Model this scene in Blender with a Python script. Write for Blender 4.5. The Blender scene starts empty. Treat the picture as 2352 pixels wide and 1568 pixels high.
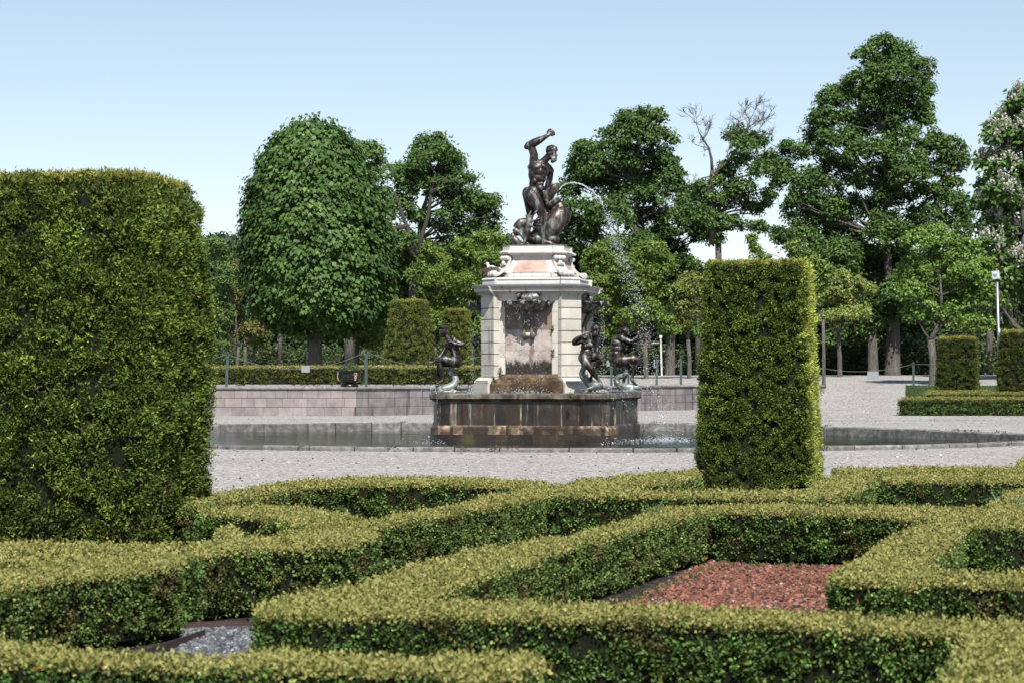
import bpy, math, random
import numpy as np
from mathutils import Vector, Matrix
SC = bpy.context.scene
COL = SC.collection
R = math.radians
rng = np.random.default_rng(7)
random.seed(7)

# ------------------------------------------------------------ camera, sky, sun, exposure
F = 5400.0; YH = 856.0; CX = 1176.0; HC = 1.58      # focal length, horizon row, centre column (photo px), eye height (m)
cam = bpy.data.cameras.new("camera"); camo = bpy.data.objects.new("camera", cam); COL.objects.link(camo)
camo.location = (0, 0, HC); camo.rotation_euler = (R(90), 0, 0)
cam.sensor_width = 36.0; cam.lens = F/2352*36.0; cam.shift_y = (YH-784)/2352
cam.clip_start = 0.5; cam.clip_end = 3000
cam.dof.use_dof = True; cam.dof.focus_distance = 59.0; cam.dof.aperture_fstop = 8.0
SC.camera = camo
AZ, EL = R(9), R(51)
sd = Vector((math.sin(AZ)*math.cos(EL), -math.cos(AZ)*math.cos(EL), math.sin(EL)))
W = bpy.data.worlds.new("World"); SC.world = W; W.use_nodes = True
nt = W.node_tree; bg = nt.nodes['Background']
sky = nt.nodes.new('ShaderNodeTexSky'); sky.sky_type = 'NISHITA'; sky.sun_disc = False
sky.sun_elevation = EL; sky.sun_rotation = math.pi-AZ
sky.air_density = 1.0; sky.dust_density = 0.2; sky.ozone_density = 1.6; sky.altitude = 50
grade = nt.nodes.new('ShaderNodeMix'); grade.data_type = 'RGBA'; grade.blend_type = 'MULTIPLY'; grade.inputs[0].default_value = 1
grade.inputs[7].default_value = (1.10, .955, .85, 1); 
tcs = nt.nodes.new('ShaderNodeTexCoord'); mps = nt.nodes.new('ShaderNodeMapping'); mps.inputs['Location'].default_value = (0, 0, .035)
nt.links.new(tcs.outputs['Generated'], mps.inputs[0]); nt.links.new(mps.outputs[0], sky.inputs[0]); nt.links.new(sky.outputs[0], grade.inputs[6]); nt.links.new(grade.outputs[2], bg.inputs[0]); bg.inputs[1].default_value = 0.099
sl = bpy.data.lights.new("sun", 'SUN'); slo = bpy.data.objects.new("sun", sl); COL.objects.link(slo)
sl.energy = 5.0; sl.angle = R(0.5); sl.color = (1.0, 0.955, 0.89)
slo.rotation_euler = sd.to_track_quat('Z', 'Y').to_euler()
SC.view_settings.view_transform = 'Standard'; SC.view_settings.look = 'None'
SC.view_settings.exposure = 0.72; SC.view_settings.gamma = 1.0
SC.render.engine = 'CYCLES'
SC.cycles.max_bounces = 5; SC.cycles.diffuse_bounces = 2; SC.cycles.glossy_bounces = 3
SC.cycles.transmission_bounces = 4; SC.cycles.transparent_max_bounces = 4

# ------------------------------------------------------------ helpers
def P(px, py, d): return ((px-CX)/F*d, d, HC+(YH-py)/F*d)
def G(px, py, z=0.0):
    d = (HC-z)*F/(py-YH); return ((px-CX)/F*d, d, z)
def tag(o, label=None, cat=None, group=None, kind=None):
    if label: o['label'] = label
    if cat: o['category'] = cat
    if group: o['group'] = group
    if kind: o['kind'] = kind
    return o
def empty(name, loc=(0, 0, 0), rz=0.0):
    o = bpy.data.objects.new(name, None); COL.objects.link(o); o.location = loc; o.rotation_euler = (0, 0, rz)
    o.empty_display_size = 0.3
    return o
def link(name, me, mats, parent=None):
    o = bpy.data.objects.new(name, me); COL.objects.link(o)
    for m in (mats if isinstance(mats, (list, tuple)) else [mats]): me.materials.append(m)
    if parent is not None: o.parent = parent
    return o
class MB:
    """collects polygons (with a colour each) for ONE mesh"""
    def __init__(s): s.v = []; s.f = []; s.c = []
    def add(s, vs, fs, col=(1, 1, 1)):
        n = len(s.v); s.v += [tuple(p) for p in vs]
        for f in fs: s.f.append([i+n for i in f]); s.c.append(col)
        return s
    def box(s, c, d, rz=0, col=(1, 1, 1), M=None, bev=0.0):
        x, y, z = d[0]/2, d[1]/2, d[2]/2
        if bev:
            b = min(bev, x*.9, y*.9, z*.9); vs = []; rings = [(-z, b), (-z+b, 0), (z-b, 0), (z, b)]
            for zz, q in rings:
                for (sx, sy) in ((-1, -1), (1, -1), (1, 1), (-1, 1)): vs.append((sx*(x-q), sy*(y-q), zz))
            fs = [(3, 2, 1, 0), (12, 13, 14, 15)]
            for r in range(3):
                for i in range(4):
                    j = (i+1) % 4; fs.append((r*4+i, r*4+j, r*4+4+j, r*4+4+i))
        else:
            vs = [(i, j, k) for k in (-z, z) for (i, j) in ((-x, -y), (x, -y), (x, y), (-x, y))]
            fs = [(3, 2, 1, 0), (4, 5, 6, 7), (0, 1, 5, 4), (1, 2, 6, 5), (2, 3, 7, 6), (3, 0, 4, 7)]
        m = Matrix.Translation(c) @ Matrix.Rotation(rz, 4, 'Z') if M is None else M
        return s.add([m @ Vector(p) for p in vs], fs, col)
    def loft(s, rings, col=(1, 1, 1), cap=True, M=None, closed=True):
        n = len(rings[0]); vs = [p for r in rings for p in r]; fs = []
        for k in range(len(rings)-1):
            for i in range(n if closed else n-1):
                j = (i+1) % n; fs.append((k*n+i, k*n+j, (k+1)*n+j, (k+1)*n+i))
        if cap: fs.append(tuple(range(n))[::-1]); fs.append(tuple((len(rings)-1)*n+i for i in range(n)))
        if M is not None: vs = [M @ Vector(p) for p in vs]
        return s.add(vs, fs, col)
    def tube(s, pts, rad, n=8, col=(1, 1, 1), cap=True, flat=1.0):
        pts = [Vector(p) for p in pts]; rings = []
        if not isinstance(rad, (list, tuple)): rad = [rad]*len(pts)
        up = Vector((0.13, 0.21, 0.97))
        for i, p in enumerate(pts):
            t = (pts[min(i+1, len(pts)-1)]-pts[max(i-1, 0)])
            if t.length < 1e-9: t = Vector((0, 0, 1))
            t.normalize()
            a = t.cross(up)
            if a.length < .05: a = t.cross(Vector((1, 0, 0)))
            a.normalize(); b = t.cross(a).normalized()
            rings.append([p+(a*math.cos(2*math.pi*k/n)+b*math.sin(2*math.pi*k/n)*flat)*rad[i] for k in range(n)])
        return s.loft(rings, col, cap)
    def lathe(s, prof, n=24, c=(0, 0, 0), col=(1, 1, 1), M=None):
        rings = [[(c[0]+r*math.cos(2*math.pi*k/n), c[1]+r*math.sin(2*math.pi*k/n), c[2]+z) for k in range(n)] for r, z in prof]
        return s.loft(rings, col, True, M)
    def ell(s, c, r, n=10, m=7, M=None, col=(1, 1, 1)):
        rings = []
        for i in range(m+1):
            a = math.pi*(i/m)-math.pi/2; a = max(min(a, math.pi/2-.02), -math.pi/2+.02)
            ring = []
            for k in range(n):
                b = 2*math.pi*k/n
                q = Vector((r[0]*math.cos(a)*math.cos(b), r[1]*math.cos(a)*math.sin(b), r[2]*math.sin(a)))
                if M is not None: q = M @ q
                ring.append(q+Vector(c))
            rings.append(ring)
        return s.loft(rings, col)
    def build(s, name, mats, parent=None, smooth=False):
        me = bpy.data.meshes.new(name); me.from_pydata(s.v, [], s.f)
        at = me.attributes.new('Col', 'FLOAT_COLOR', 'FACE')
        a = np.ones((len(s.f), 4), dtype=np.float32); a[:, :3] = np.array(s.c, dtype=np.float32).reshape(-1, 3)
        at.data.foreach_set('color', a.ravel())
        if smooth: me.polygons.foreach_set('use_smooth', [True]*len(me.polygons))
        me.update()
        return link(name, me, mats, parent)
def quads(name, V, C, mats, parent=None):
    """V (N,4,3) quads, C (N,3) colours, as one mesh"""
    N = len(V); me = bpy.data.meshes.new(name)
    me.vertices.add(4*N); me.vertices.foreach_set('co', np.ascontiguousarray(V, dtype=np.float32).ravel())
    me.loops.add(4*N); me.loops.foreach_set('vertex_index', np.arange(4*N, dtype=np.int32))
    me.polygons.add(N); me.polygons.foreach_set('loop_start', np.arange(0, 4*N, 4, dtype=np.int32))
    at = me.attributes.new('Col', 'FLOAT_COLOR', 'FACE')
    a = np.ones((N, 4), dtype=np.float32); a[:, :3] = np.asarray(C)*(KL if mats in (LEAF, LEAFD) else 1.0); at.data.foreach_set('color', a.ravel())
    me.update(calc_edges=True)
    return link(name, me, mats, parent)
def nrm(a): return a/np.maximum(np.linalg.norm(a, axis=-1, keepdims=True), 1e-9)
def leafquads(B, U, L, Wd):
    """rhombic leaves: base B, axis U, length L, width Wd"""
    U = nrm(U); Rn = rng.normal(size=U.shape); S = nrm(np.cross(U, Rn)); L = np.asarray(L).reshape(-1, 1); Wd = np.asarray(Wd).reshape(-1, 1)
    mid = B+U*L*.5
    return np.stack([B, mid+S*Wd*.5, B+U*L, mid-S*Wd*.5], axis=1)
def lumps(X, Y, Z, f=1.0, seed=0):
    s = seed*1.7
    return (np.sin(X*f*2.1+Y*f*1.3+s)+np.sin(Y*f*2.9-Z*f*2.3+1.1+s)+np.sin(Z*f*3.1+X*f*1.9+2.3+s)+np.sin(X*f*5.3+Z*f*4.1-Y*f*4.7+s)*.6)/3.6
def pal(cols, w, n, jit=.18):
    cols = np.array(cols); w = np.array(w)/sum(w)
    c = cols[rng.choice(len(cols), size=n, p=w)]
    return np.clip(c*(1+rng.normal(size=(n, 1))*jit), 0.002, 1)

# ------------------------------------------------------------ materials
KA = .80      # overall reflectance level of stone, gravel, paint
KL = .70      # and of foliage
def new_mat(name):
    m = bpy.data.materials.new(name); m.use_nodes = True
    return m, m.node_tree, m.node_tree.nodes['Principled BSDF']
def N_(t, k, **kw):
    n = t.nodes.new(k)
    for a, b in kw.items(): setattr(n, a, b)
    return n
def ramp(t, fac, stops):
    r = t.nodes.new('ShaderNodeValToRGB'); el = r.color_ramp.elements
    while len(el) < len(stops): el.new(.5)
    for e, (p, c) in zip(el, stops): e.position = p; e.color = (*c, 1) if len(c) == 3 else c
    t.links.new(fac, r.inputs[0]); return r.outputs[0]
def coords(t, scale=(1, 1, 1), kind='Object'):
    tc = t.nodes.new('ShaderNodeTexCoord'); mp = t.nodes.new('ShaderNodeMapping'); mp.inputs['Scale'].default_value = scale
    t.links.new(tc.outputs[kind], mp.inputs[0]); return mp.outputs[0]
def noise(t, vec, scale, detail=4, rough=.6):
    n = t.nodes.new('ShaderNodeTexNoise'); n.inputs['Scale'].default_value = scale; n.inputs['Detail'].default_value = detail
    n.inputs['Roughness'].default_value = rough; t.links.new(vec, n.inputs['Vector']); return n.outputs['Fac']
def mix(t, fac, a, b, mode='MIX'):
    n = t.nodes.new('ShaderNodeMix'); n.data_type = 'RGBA'; n.blend_type = mode
    for s, v in ((n.inputs[0], fac), (n.inputs[6], a), (n.inputs[7], b)):
        if isinstance(v, (int, float)): s.default_value = v
        elif isinstance(v, tuple): s.default_value = (*v, 1) if len(v) == 3 else v
        else: t.links.new(v, s)
    return n.outputs[2]
def colattr(t):
    a = t.nodes.new('ShaderNodeAttribute'); a.attribute_name = 'Col'; return a.outputs['Color']
def bump(t, bs, h, dist, strength=1.0):
    b = t.nodes.new('ShaderNodeBump'); b.inputs['Distance'].default_value = dist; b.inputs['Strength'].default_value = strength
    t.links.new(h, b.inputs['Height']); t.links.new(b.outputs[0], bs.inputs['Normal'])
def m_leaf(name, trans=.22, rough=.5, spec=.18):
    m, t, b = new_mat(name)
    c = colattr(t); t.links.new(c, b.inputs['Base Color']); b.inputs['Roughness'].default_value = rough
    b.inputs['Specular IOR Level'].default_value = spec
    tr = t.nodes.new('ShaderNodeBsdfTranslucent'); ms = t.nodes.new('ShaderNodeMixShader'); ms.inputs[0].default_value = trans
    tc = mix(t, 1.0, c, (1.0, 1.0, .45), 'MULTIPLY')
    t.links.new(tc, tr.inputs[0]); t.links.new(b.outputs[0], ms.inputs[1]); t.links.new(tr.outputs[0], ms.inputs[2])
    t.links.new(ms.outputs[0], t.nodes['Material Output'].inputs[0]); return m
def m_plain(name, col, rough=.6, metal=0.0, attr=False, nz=0.15, nscale=6, bmp=0.0, spec=.5):
    m, t, b = new_mat(name); v = coords(t); n = noise(t, v, nscale)
    c = ramp(t, n, [(.3, tuple(x*KA*(1-nz) for x in col)), (.7, tuple(min(1, x*KA*(1+nz)) for x in col))])
    if attr: c = mix(t, 1.0, c, colattr(t), 'MULTIPLY')
    t.links.new(c, b.inputs['Base Color']); b.inputs['Roughness'].default_value = rough; b.inputs['Metallic'].default_value = metal
    b.inputs['Specular IOR Level'].default_value = spec
    if bmp: bump(t, b, noise(t, v, nscale*4), bmp)
    return m
LEAF = m_leaf('leaf', .14); LEAFD = m_leaf('conifer leaf', .10, .6, .12)
CORE = m_plain('inner twigs', (.014, .017, .008), .95, nz=.4, nscale=20, spec=.1)
def m_bark():
    m, t, b = new_mat('bark'); v = coords(t, (1, 1, .18)); n = noise(t, v, 14, 6, .7)
    c = ramp(t, n, [(.3, (.022, .019, .017)), (.55, (.085, .076, .066)), (.75, (.17, .155, .14))])
    c = mix(t, 1.0, c, colattr(t), 'MULTIPLY')
    t.links.new(c, b.inputs['Base Color']); b.inputs['Roughness'].default_value = .9; bump(t, b, n, .05); return m
BARK = m_bark()
def m_gravel(name, cols, scale, bd, kind='Object', big=(.84, 1.08)):
    m, t, b = new_mat(name); v = coords(t, (1, 1, 1), kind)
    vo = t.nodes.new('ShaderNodeTexVoronoi'); vo.inputs['Scale'].default_value = scale; t.links.new(v, vo.inputs['Vector'])
    sep = t.nodes.new('ShaderNodeSeparateColor'); t.links.new(vo.outputs['Color'], sep.inputs[0])
    c = ramp(t, sep.outputs[0], [(p, tuple(x*KA for x in q)) for p, q in cols])
    n2 = noise(t, v, .35, 6, .7)
    c = mix(t, 1.0, c, ramp(t, n2, [(.3, (big[0],)*3), (.7, (big[1],)*3)]), 'MULTIPLY')
    n3 = noise(t, v, scale*.30, 3, .8)
    c = mix(t, 1.0, c, ramp(t, n3, [(.36, (.52, .52, .53)), (.5, (1, 1, 1)), (.64, (1.25, 1.23, 1.2))]), 'MULTIPLY')
    t.links.new(c, b.inputs['Base Color']); b.inputs['Roughness'].default_value = .95; b.inputs['Specular IOR Level'].default_value = .15
    mm = t.nodes.new('ShaderNodeMath'); mm.operation = 'SUBTRACT'; mm.inputs[0].default_value = 1; t.links.new(vo.outputs['Distance'], mm.inputs[1])
    bump(t, b, mm.outputs[0], bd); return m
GRAVEL = m_gravel('pale gravel', [(0, (.10, .10, .11)), (.14, (.21, .21, .21)), (.45, (.41, .40, .375)), (.8, (.52, .505, .475)), (.93, (.43, .35, .30)), (1, (.70, .69, .65))], 25, .025)
REDG = m_gravel('red lava chippings', [(0, (.05, .028, .022)), (.35, (.16, .075, .055)), (.7, (.24, .115, .085)), (1, (.30, .17, .13))], 40, .02)
GREYG = m_gravel('grey slate chippings', [(0, (.03, .034, .04)), (.3, (.085, .095, .11)), (.7, (.17, .18, .195)), (1, (.32, .32, .32))], 45, .02)
SOIL = m_gravel('dark soil', [(0, (.02, .016, .013)), (.5, (.04, .033, .028)), (.85, (.08, .068, .058)), (1, (.17, .145, .13))], 60, .02)
def m_stone(name, cols, scale=3, rough=.6, streak=None, bd=.006, joints=None, moss=None, nzk=5, pale=None):
    """cols: ramp of the stone; streak: (colour, amount) dark runs of damp down the face"""
    m, t, b = new_mat(name); v = coords(t); n = noise(t, v, scale, nzk, .65)
    c = ramp(t, n, [(p, tuple(x*KA for x in q)) for p, q in cols])
    c = mix(t, 1.0, c, colattr(t), 'MULTIPLY')
    if streak:
        vs = coords(t, (1, 1, .09)); s = noise(t, vs, streak[2], 5, .7)
        lo = .62-streak[1]*.3
        f = ramp(t, s, [(lo, (0, 0, 0)), (lo+.1, (1, 1, 1))])
        c = mix(t, f, c, streak[0])
    if pale:
        s = noise(t, coords(t, (1, 1, .05)), pale[2], 5, .75); f = ramp(t, s, [(pale[1], (0, 0, 0)), (pale[1]+.09, (1, 1, 1))]); c = mix(t, f, c, pale[0])
    if moss:
        s = noise(t, coords(t, (1, 1, .5)), moss[2], 4, .7); f = ramp(t, s, [(moss[1], (0, 0, 0)), (moss[1]+.06, (1, 1, 1))])
        c = mix(t, f, c, moss[0])
    t.links.new(c, b.inputs['Base Color']); b.inputs['Roughness'].default_value = rough
    bump(t, b, noise(t, v, scale*9, 5, .7), bd); return m
MARBLE = m_stone('weathered pale marble', [(.25, (.30, .272, .235)), (.40, (.53, .495, .44)), (.7, (.66, .625, .57))], 2.2, .55, streak=((.17, .16, .145), .20, 5))
MARBLEW = m_stone('white marble', [(.3, (.52, .495, .455)), (.7, (.72, .69, .645))], 4, .5)
PINK = m_stone('pink marble', [(.3, (.30, .17, .125)), (.5, (.43, .29, .235)), (.7, (.53, .42, .36))], 2.0, .5)
PANEL = m_stone('damp niche marble', [(.3, (.25, .205, .185)), (.48, (.41, .38, .35)), (.68, (.64, .62, .58))], 1.8, .45, streak=((.12, .075, .06), .34, 4))
WETB = m_stone('wet brown stone', [(.3, (.02, .012, .007)), (.5, (.07, .04, .018)), (.7, (.20, .13, .07))], 4, .25, moss=((.06, .075, .012), .58, 3))
LIPM = m_stone('stained lip stone', [(.3, (.03, .024, .017)), (.48, (.09, .07, .05)), (.62, (.22, .18, .135)), (.75, (.48, .42, .34))], 3.5, .4, streak=((.03, .022, .015), .3, 5), moss=((.05, .07, .01), .70, 2))
BASINM = m_stone('damp basin stone', [(.3, (.010, .008, .006)), (.52, (.028, .023, .019)), (.74, (.085, .075, .062))], 2.2, .4, streak=((.03, .014, .006), .35, 4), moss=((.045, .055, .015), .68, 2), pale=((.30, .27, .225), .60, 6))
BMOULD = m_stone('limestone moulding', [(.3, (.03, .018, .01)), (.5, (.11, .07, .04)), (.66, (.42, .33, .24))], 3, .4, streak=((.025, .014, .008), .45, 4), moss=((.05, .06, .015), .68, 2))
WALLM = m_stone('sandstone wall blocks', [(.3, (.20, .168, .165)), (.5, (.27, .235, .232)), (.7, (.35, .31, .305))], 2.5, .85, streak=((.19, .165, .17), .12, 6), bd=.01)
WALLS = m_stone('streaked wall blocks', [(.3, (.15, .135, .138)), (.5, (.215, .19, .194)), (.7, (.28, .25, .255))], 2.5, .85, streak=((.075, .07, .075), .36, 6), bd=.01)
COPING = m_stone('coping stone', [(.3, (.12, .115, .11)), (.6, (.26, .245, .24)), (.8, (.45, .44, .43))], 5, .85)
RIMM = m_stone('pond rim granite', [(.3, (.08, .08, .074)), (.5, (.18, .175, .165)), (.7, (.34, .33, .31))], 6, .85, moss=((.16, .15, .06), .68, 2), bd=.015)
SLATE = m_plain('lead flashing', (.13, .14, .16), .6, nz=.2)
def m_bronze(name, dark, green, amt):
    m, t, b = new_mat(name); v = coords(t, (1, 1, .22)); n = noise(t, v, 7, 6, .7)
    f = ramp(t, n, [(.62-amt*.3, (0, 0, 0)), (.72-amt*.2, (1, 1, 1))])
    n2 = noise(t, coords(t), 9, 4, .6)
    base = ramp(t, n2, [(.3, tuple(x*.6 for x in dark)), (.7, tuple(x*1.5 for x in dark))])
    c = mix(t, f, base, green); t.links.new(c, b.inputs['Base Color'])
    mm = t.nodes.new('ShaderNodeMath'); mm.operation = 'MULTIPLY_ADD'; t.links.new(f, mm.inputs[0]); mm.inputs[1].default_value = -.55; mm.inputs[2].default_value = .75
    t.links.new(mm.outputs[0], b.inputs['Metallic'])
    b.inputs['Roughness'].default_value = .44; bump(t, b, noise(t, coords(t), 30, 4, .6), .004); return m
BRONZE = m_bronze('bronze', (.042, .032, .03), (.14, .16, .145), .35)
BRONZEG = m_bronze('verdigris bronze', (.07, .06, .055), (.17, .195, .18), .95)
BRONZED = m_bronze('dark bronze', (.035, .03, .028), (.12, .13, .125), .25); BRONZEL = m_bronze('weathered shell bronze', (.06, .052, .05), (.26, .27, .265), .6)
def m_water():
    m, t, b = new_mat('pond water'); v = coords(t, (1, 1, 1))
    b.inputs['Base Color'].default_value = (.010, .013, .012, 1); b.inputs['Roughness'].default_value = .04
    b.inputs['IOR'].default_value = 1.33; b.inputs['Specular IOR Level'].default_value = .32
    n = noise(t, coords(t, (.55, 1.3, 1)), 9, 4, .6); bump(t, b, n, .008, 1.0); return m
WATER = m_water()
def m_drop():
    m, t, b = new_mat('falling water'); b.inputs['Base Color'].default_value = (.80, .85, .9, 1); b.inputs['Roughness'].default_value = .12
    b.inputs['Transmission Weight'].default_value = .6; b.inputs['IOR'].default_value = 1.33; return m
DROP = m_drop()
POSTG = m_plain('green painted steel', (.055, .09, .085), .45, nz=.1)
STEEL = m_plain('galvanised steel', (.42, .44, .46), .4, .6, nz=.1)
WHITEP = m_plain('white paint', (.6, .6, .58), .5, nz=.05)
GREYS = m_plain('grey sign plate', (.25, .27, .285), .6, nz=.06)
BLACKI = m_plain('black cast iron', (.012, .012, .014), .3, .2, nz=.3, bmp=.004)
GOLD = m_plain('gold leaf', (.75, .62, .42), .35, .3, nz=.15)
RUST = m_plain('rusted steel edging', (.05, .027, .024), .8, nz=.3)
ROPE = m_plain('rope', (.16, .17, .16), .8)
NESTM = m_plain('dry twigs', (.19, .14, .1), .9, attr=True, nz=.3)
GULLW = m_plain('white feathers', (.82, .82, .82), .8, nz=.03); GULLG = m_plain('grey feathers', (.26, .28, .32), .8, nz=.08)
DARKP = m_plain('black paint', (.02, .02, .02), .6)
GLASS = m_plain('lamp glass', (.6, .64, .66), .15, .3)

# ------------------------------------------------------------ terrain
XE = 13.45
WL = [(-70, 85.5), (-5.72, 86.3), (-3.1, 89.0), (5.5, 98.0), (7.74, 100.6), (XE, 101.2)]
def wallY(x): return float(np.interp(x, [p[0] for p in WL], [p[1] for p in WL]))
def sstep(a, b, x):
    t = min(max((x-a)/(b-a), 0), 1); return t*t*(3-2*t)
def rampz(y): return 1.46*sstep(76, 132, y)**.9 if y < 132 else 1.46
def rz_(y): return float(np.interp(y, [78, 86, 92, 98, 104, 112, 125, 132], [0, .17, .36, .55, .74, 1.0, 1.40, 1.45]))
def tz(x, y):
    if x < XE+3.5 and y >= wallY(min(x, XE)):
        z = 1.05+.40*sstep(98, 130, y)
        if x > XE: z = rz_(y)+(z-rz_(y))*(1-sstep(XE, XE+3.5, x))*sstep(101.2, 109, y)
        return z
    return rz_(y)*sstep(8.5, XE, x)
def sheet(name, poly, z, mat, kind='structure'):
    mb = MB(); mb.add([(x, y, z) for x, y in poly], [tuple(range(len(poly)))]); o = mb.build(name, mat); o['kind'] = kind; return o
def clos(pts, n=8):
    """closed Catmull-Rom curve"""
    out = []; m = len(pts)
    for i in range(m):
        p0, p1, p2, p3 = [np.array(pts[(i+k-1) % m]) for k in range(4)]
        for j in range(n):
            t = j/n; out.append(tuple(.5*((2*p1)+(-p0+p2)*t+(2*p0-5*p1+4*p2-p3)*t*t+(-p0+3*p1-3*p2+p3)*t**3)))
    return out
ZR = .09; ZW = -.15
pp = [(300, 1015), (480, 1019), (800, 1024), (1240, 1026.5), (1600, 1026.5), (1900, 1023), (2150, 1018), (2352, 1011.5), (2560, 1004), (2440, 999.5), (2352, 996), (2150, 987.5), (1895, 979), (1600, 972), (1240, 969.5), (900, 970), (700, 971.5), (500, 974), (250, 980), (60, 990), (100, 1004)]
pond = clos([G(x, y, ZR)[:2] for x, y in pp], 6)
def offs(poly, d):
    """offset a polygon outward by d (counter-clockwise input)"""
    n = len(poly); out = []
    for i in range(n):
        a, b, c = np.array(poly[i-1]), np.array(poly[i]), np.array(poly[(i+1) % n])
        e1 = b-a; e2 = c-b; l1 = np.hypot(*e1)+1e-9; l2 = np.hypot(*e2)+1e-9
        n1 = np.array([e1[1], -e1[0]])/l1; n2 = np.array([e2[1], -e2[0]])/l2
        m = n1+n2; L = np.hypot(*m)
        if L < .3: m = n1; L = 1
        m = m/L; k = min(1/max(np.dot(m, n1), .45), 2.0); out.append(tuple(b+m*d*k))
    return out
def area(p): return .5*sum(p[i-1][0]*p[i][1]-p[i][0]*p[i-1][1] for i in range(len(p)))
if area(pond) < 0: pond = pond[::-1]
# ground with a hole for the pond: strips between the pond curve and a far square
def ground():
    bm = []; n = len(pond); cx, cy = .7, 59.4; hole = offs(pond, .12)
    rings = [hole]
    for s in (1.6, 3.0, 12, 60):
        r = []
        for i, (x, y) in enumerate(hole):
            a = math.atan2(y-cy, x-cx); rr = math.hypot(x-cx, y-cy)
            tgt = 15*s; r.append((cx+math.cos(a)*tgt*1.2 if s > 1 else x, cy+math.sin(a)*tgt))
        rings.append(r)
    vs = [(x, y, 0 if k < 4 else -.0) for k, r in enumerate(rings) for x, y in r]; fs = []
    for k in range(len(rings)-1):
        for i in range(n):
            j = (i+1) % n; fs.append((k*n+i, k*n+j, (k+1)*n+j, (k+1)*n+i))
    o = MB().add(vs, fs).build('gravel_ground', GRAVEL); o['kind'] = 'structure'
ground()
def grid(name, xs, ysf, mat, zoff=0.0):
    vs = []; fs = []; rows = len(ysf(xs[0]))
    for x in xs:
        for y in ysf(x): vs.append((x, y, tz(x, y)+zoff))
    for i in range(len(xs)-1):
        for j in range(rows-1):
            a = i*rows+j; fs.append((a, a+rows, a+rows+1, a+1))
    o = MB().add(vs, fs).build(name, mat, smooth=True); o['kind'] = 'structure'; return o
xsL = [-120, -90, -70, -50, -35, -25, -18, -12, -8, -5.72, -3.1, 0, 3, 5.5, 7.74, 10.5, XE]
grid('gravel_terrace', xsL, lambda x: [wallY(x)+.02+(t**1.6)*(134.2-wallY(x)) for t in np.linspace(0, 1, 24)], GRAVEL)
grid('gravel_slope', list(np.arange(8.5, XE-.1, .5))+[XE+.002], lambda x: [78+(wallY(x)-78.0)*t for t in np.linspace(0, 1, 18)], GRAVEL, .006)
grid('gravel_slope', [XE+.001]+list(np.arange(XE+.5, XE+4, .5))+[19, 22, 26, 32, 40, 60, 90, 120], lambda x: [78+(134.2-78)*t for t in np.linspace(0, 1, 40)], GRAVEL, .006)
WOODS = m_plain('woodland floor', (.035, .05, .018), .95, nz=.5, nscale=3)
grid2 = MB().add([(-300, 134, 1.43), (300, 134, 1.43), (300, 340, 3.2), (-300, 340, 3.2)], [(0, 1, 2, 3)]).build('woodland_ground', WOODS); grid2['kind'] = 'structure'
# pond
def waterface():
    xs = np.arange(-17.5, 19.5, .11); ys = np.arange(46.5, 72.5, .085); X, Y = np.meshgrid(xs, ys, indexing='ij')
    Z = np.zeros_like(X)
    for k in range(26):
        a = rng.normal()*.9+math.pi/2*rng.integers(0, 2); f = rng.uniform(1.5, 11.5); Z += np.sin((X*math.cos(a)+Y*math.sin(a))*f+rng.uniform(0, 6.28)+.8*np.sin(X*.7+Y*.5+k))*.0055/f**.9
    for cx_, cy_ in ((6.3, 59.3), (-1.9, 57.6), (3.4, 57.2), (3.6, 58.6)):       # rings spreading from where the jets strike
        r_ = np.hypot(X-cx_, Y-cy_); Z += np.sin(r_*9)*.009*np.exp(-r_*.5)
    Z = Z*(.45+.55*np.clip(.5+.6*np.sin(X*.33+1.2*np.sin(Y*.4))+.25*(X/9), 0, 1.3))+ZW
    nx, ny = X.shape; me = bpy.data.meshes.new('pond_water'); me.vertices.add(nx*ny); me.vertices.foreach_set('co', np.stack([X, Y, Z], -1).astype(np.float32).ravel())
    i, j = np.meshgrid(np.arange(nx-1), np.arange(ny-1), indexing='ij'); a = (i*ny+j).ravel(); q = np.stack([a, a+ny, a+ny+1, a+1], 1)
    cxx = X.ravel()[a]+.05; cyy = Y.ravel()[a]+.05; q = q[inpoly(cxx, cyy, offs(pond, .12))]; n = len(q)
    me.loops.add(4*n); me.loops.foreach_set('vertex_index', q.astype(np.int32).ravel()); me.polygons.add(n); me.polygons.foreach_set('loop_start', np.arange(0, 4*n, 4, dtype=np.int32))
    me.polygons.foreach_set('use_smooth', np.ones(n, dtype=bool)); me.update(calc_edges=True); o = link('pond_water', me, WATER); o['kind'] = 'structure'
def inpoly(x, y, poly):
    c = np.zeros(len(x), bool); n = len(poly)
    for i in range(n):
        x1, y1 = poly[i-1]; x2, y2 = poly[i]
        c ^= ((y1 > y) != (y2 > y)) & (x < (x2-x1)*(y-y1)/((y2-y1)+1e-12)+x1)
    return c
waterface()
bt = MB().add([(x, y, -.6) for x, y in offs(pond, .2)], [tuple(range(len(pond)))]).build('pond_bed', SOIL); bt['kind'] = 'structure'
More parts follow.
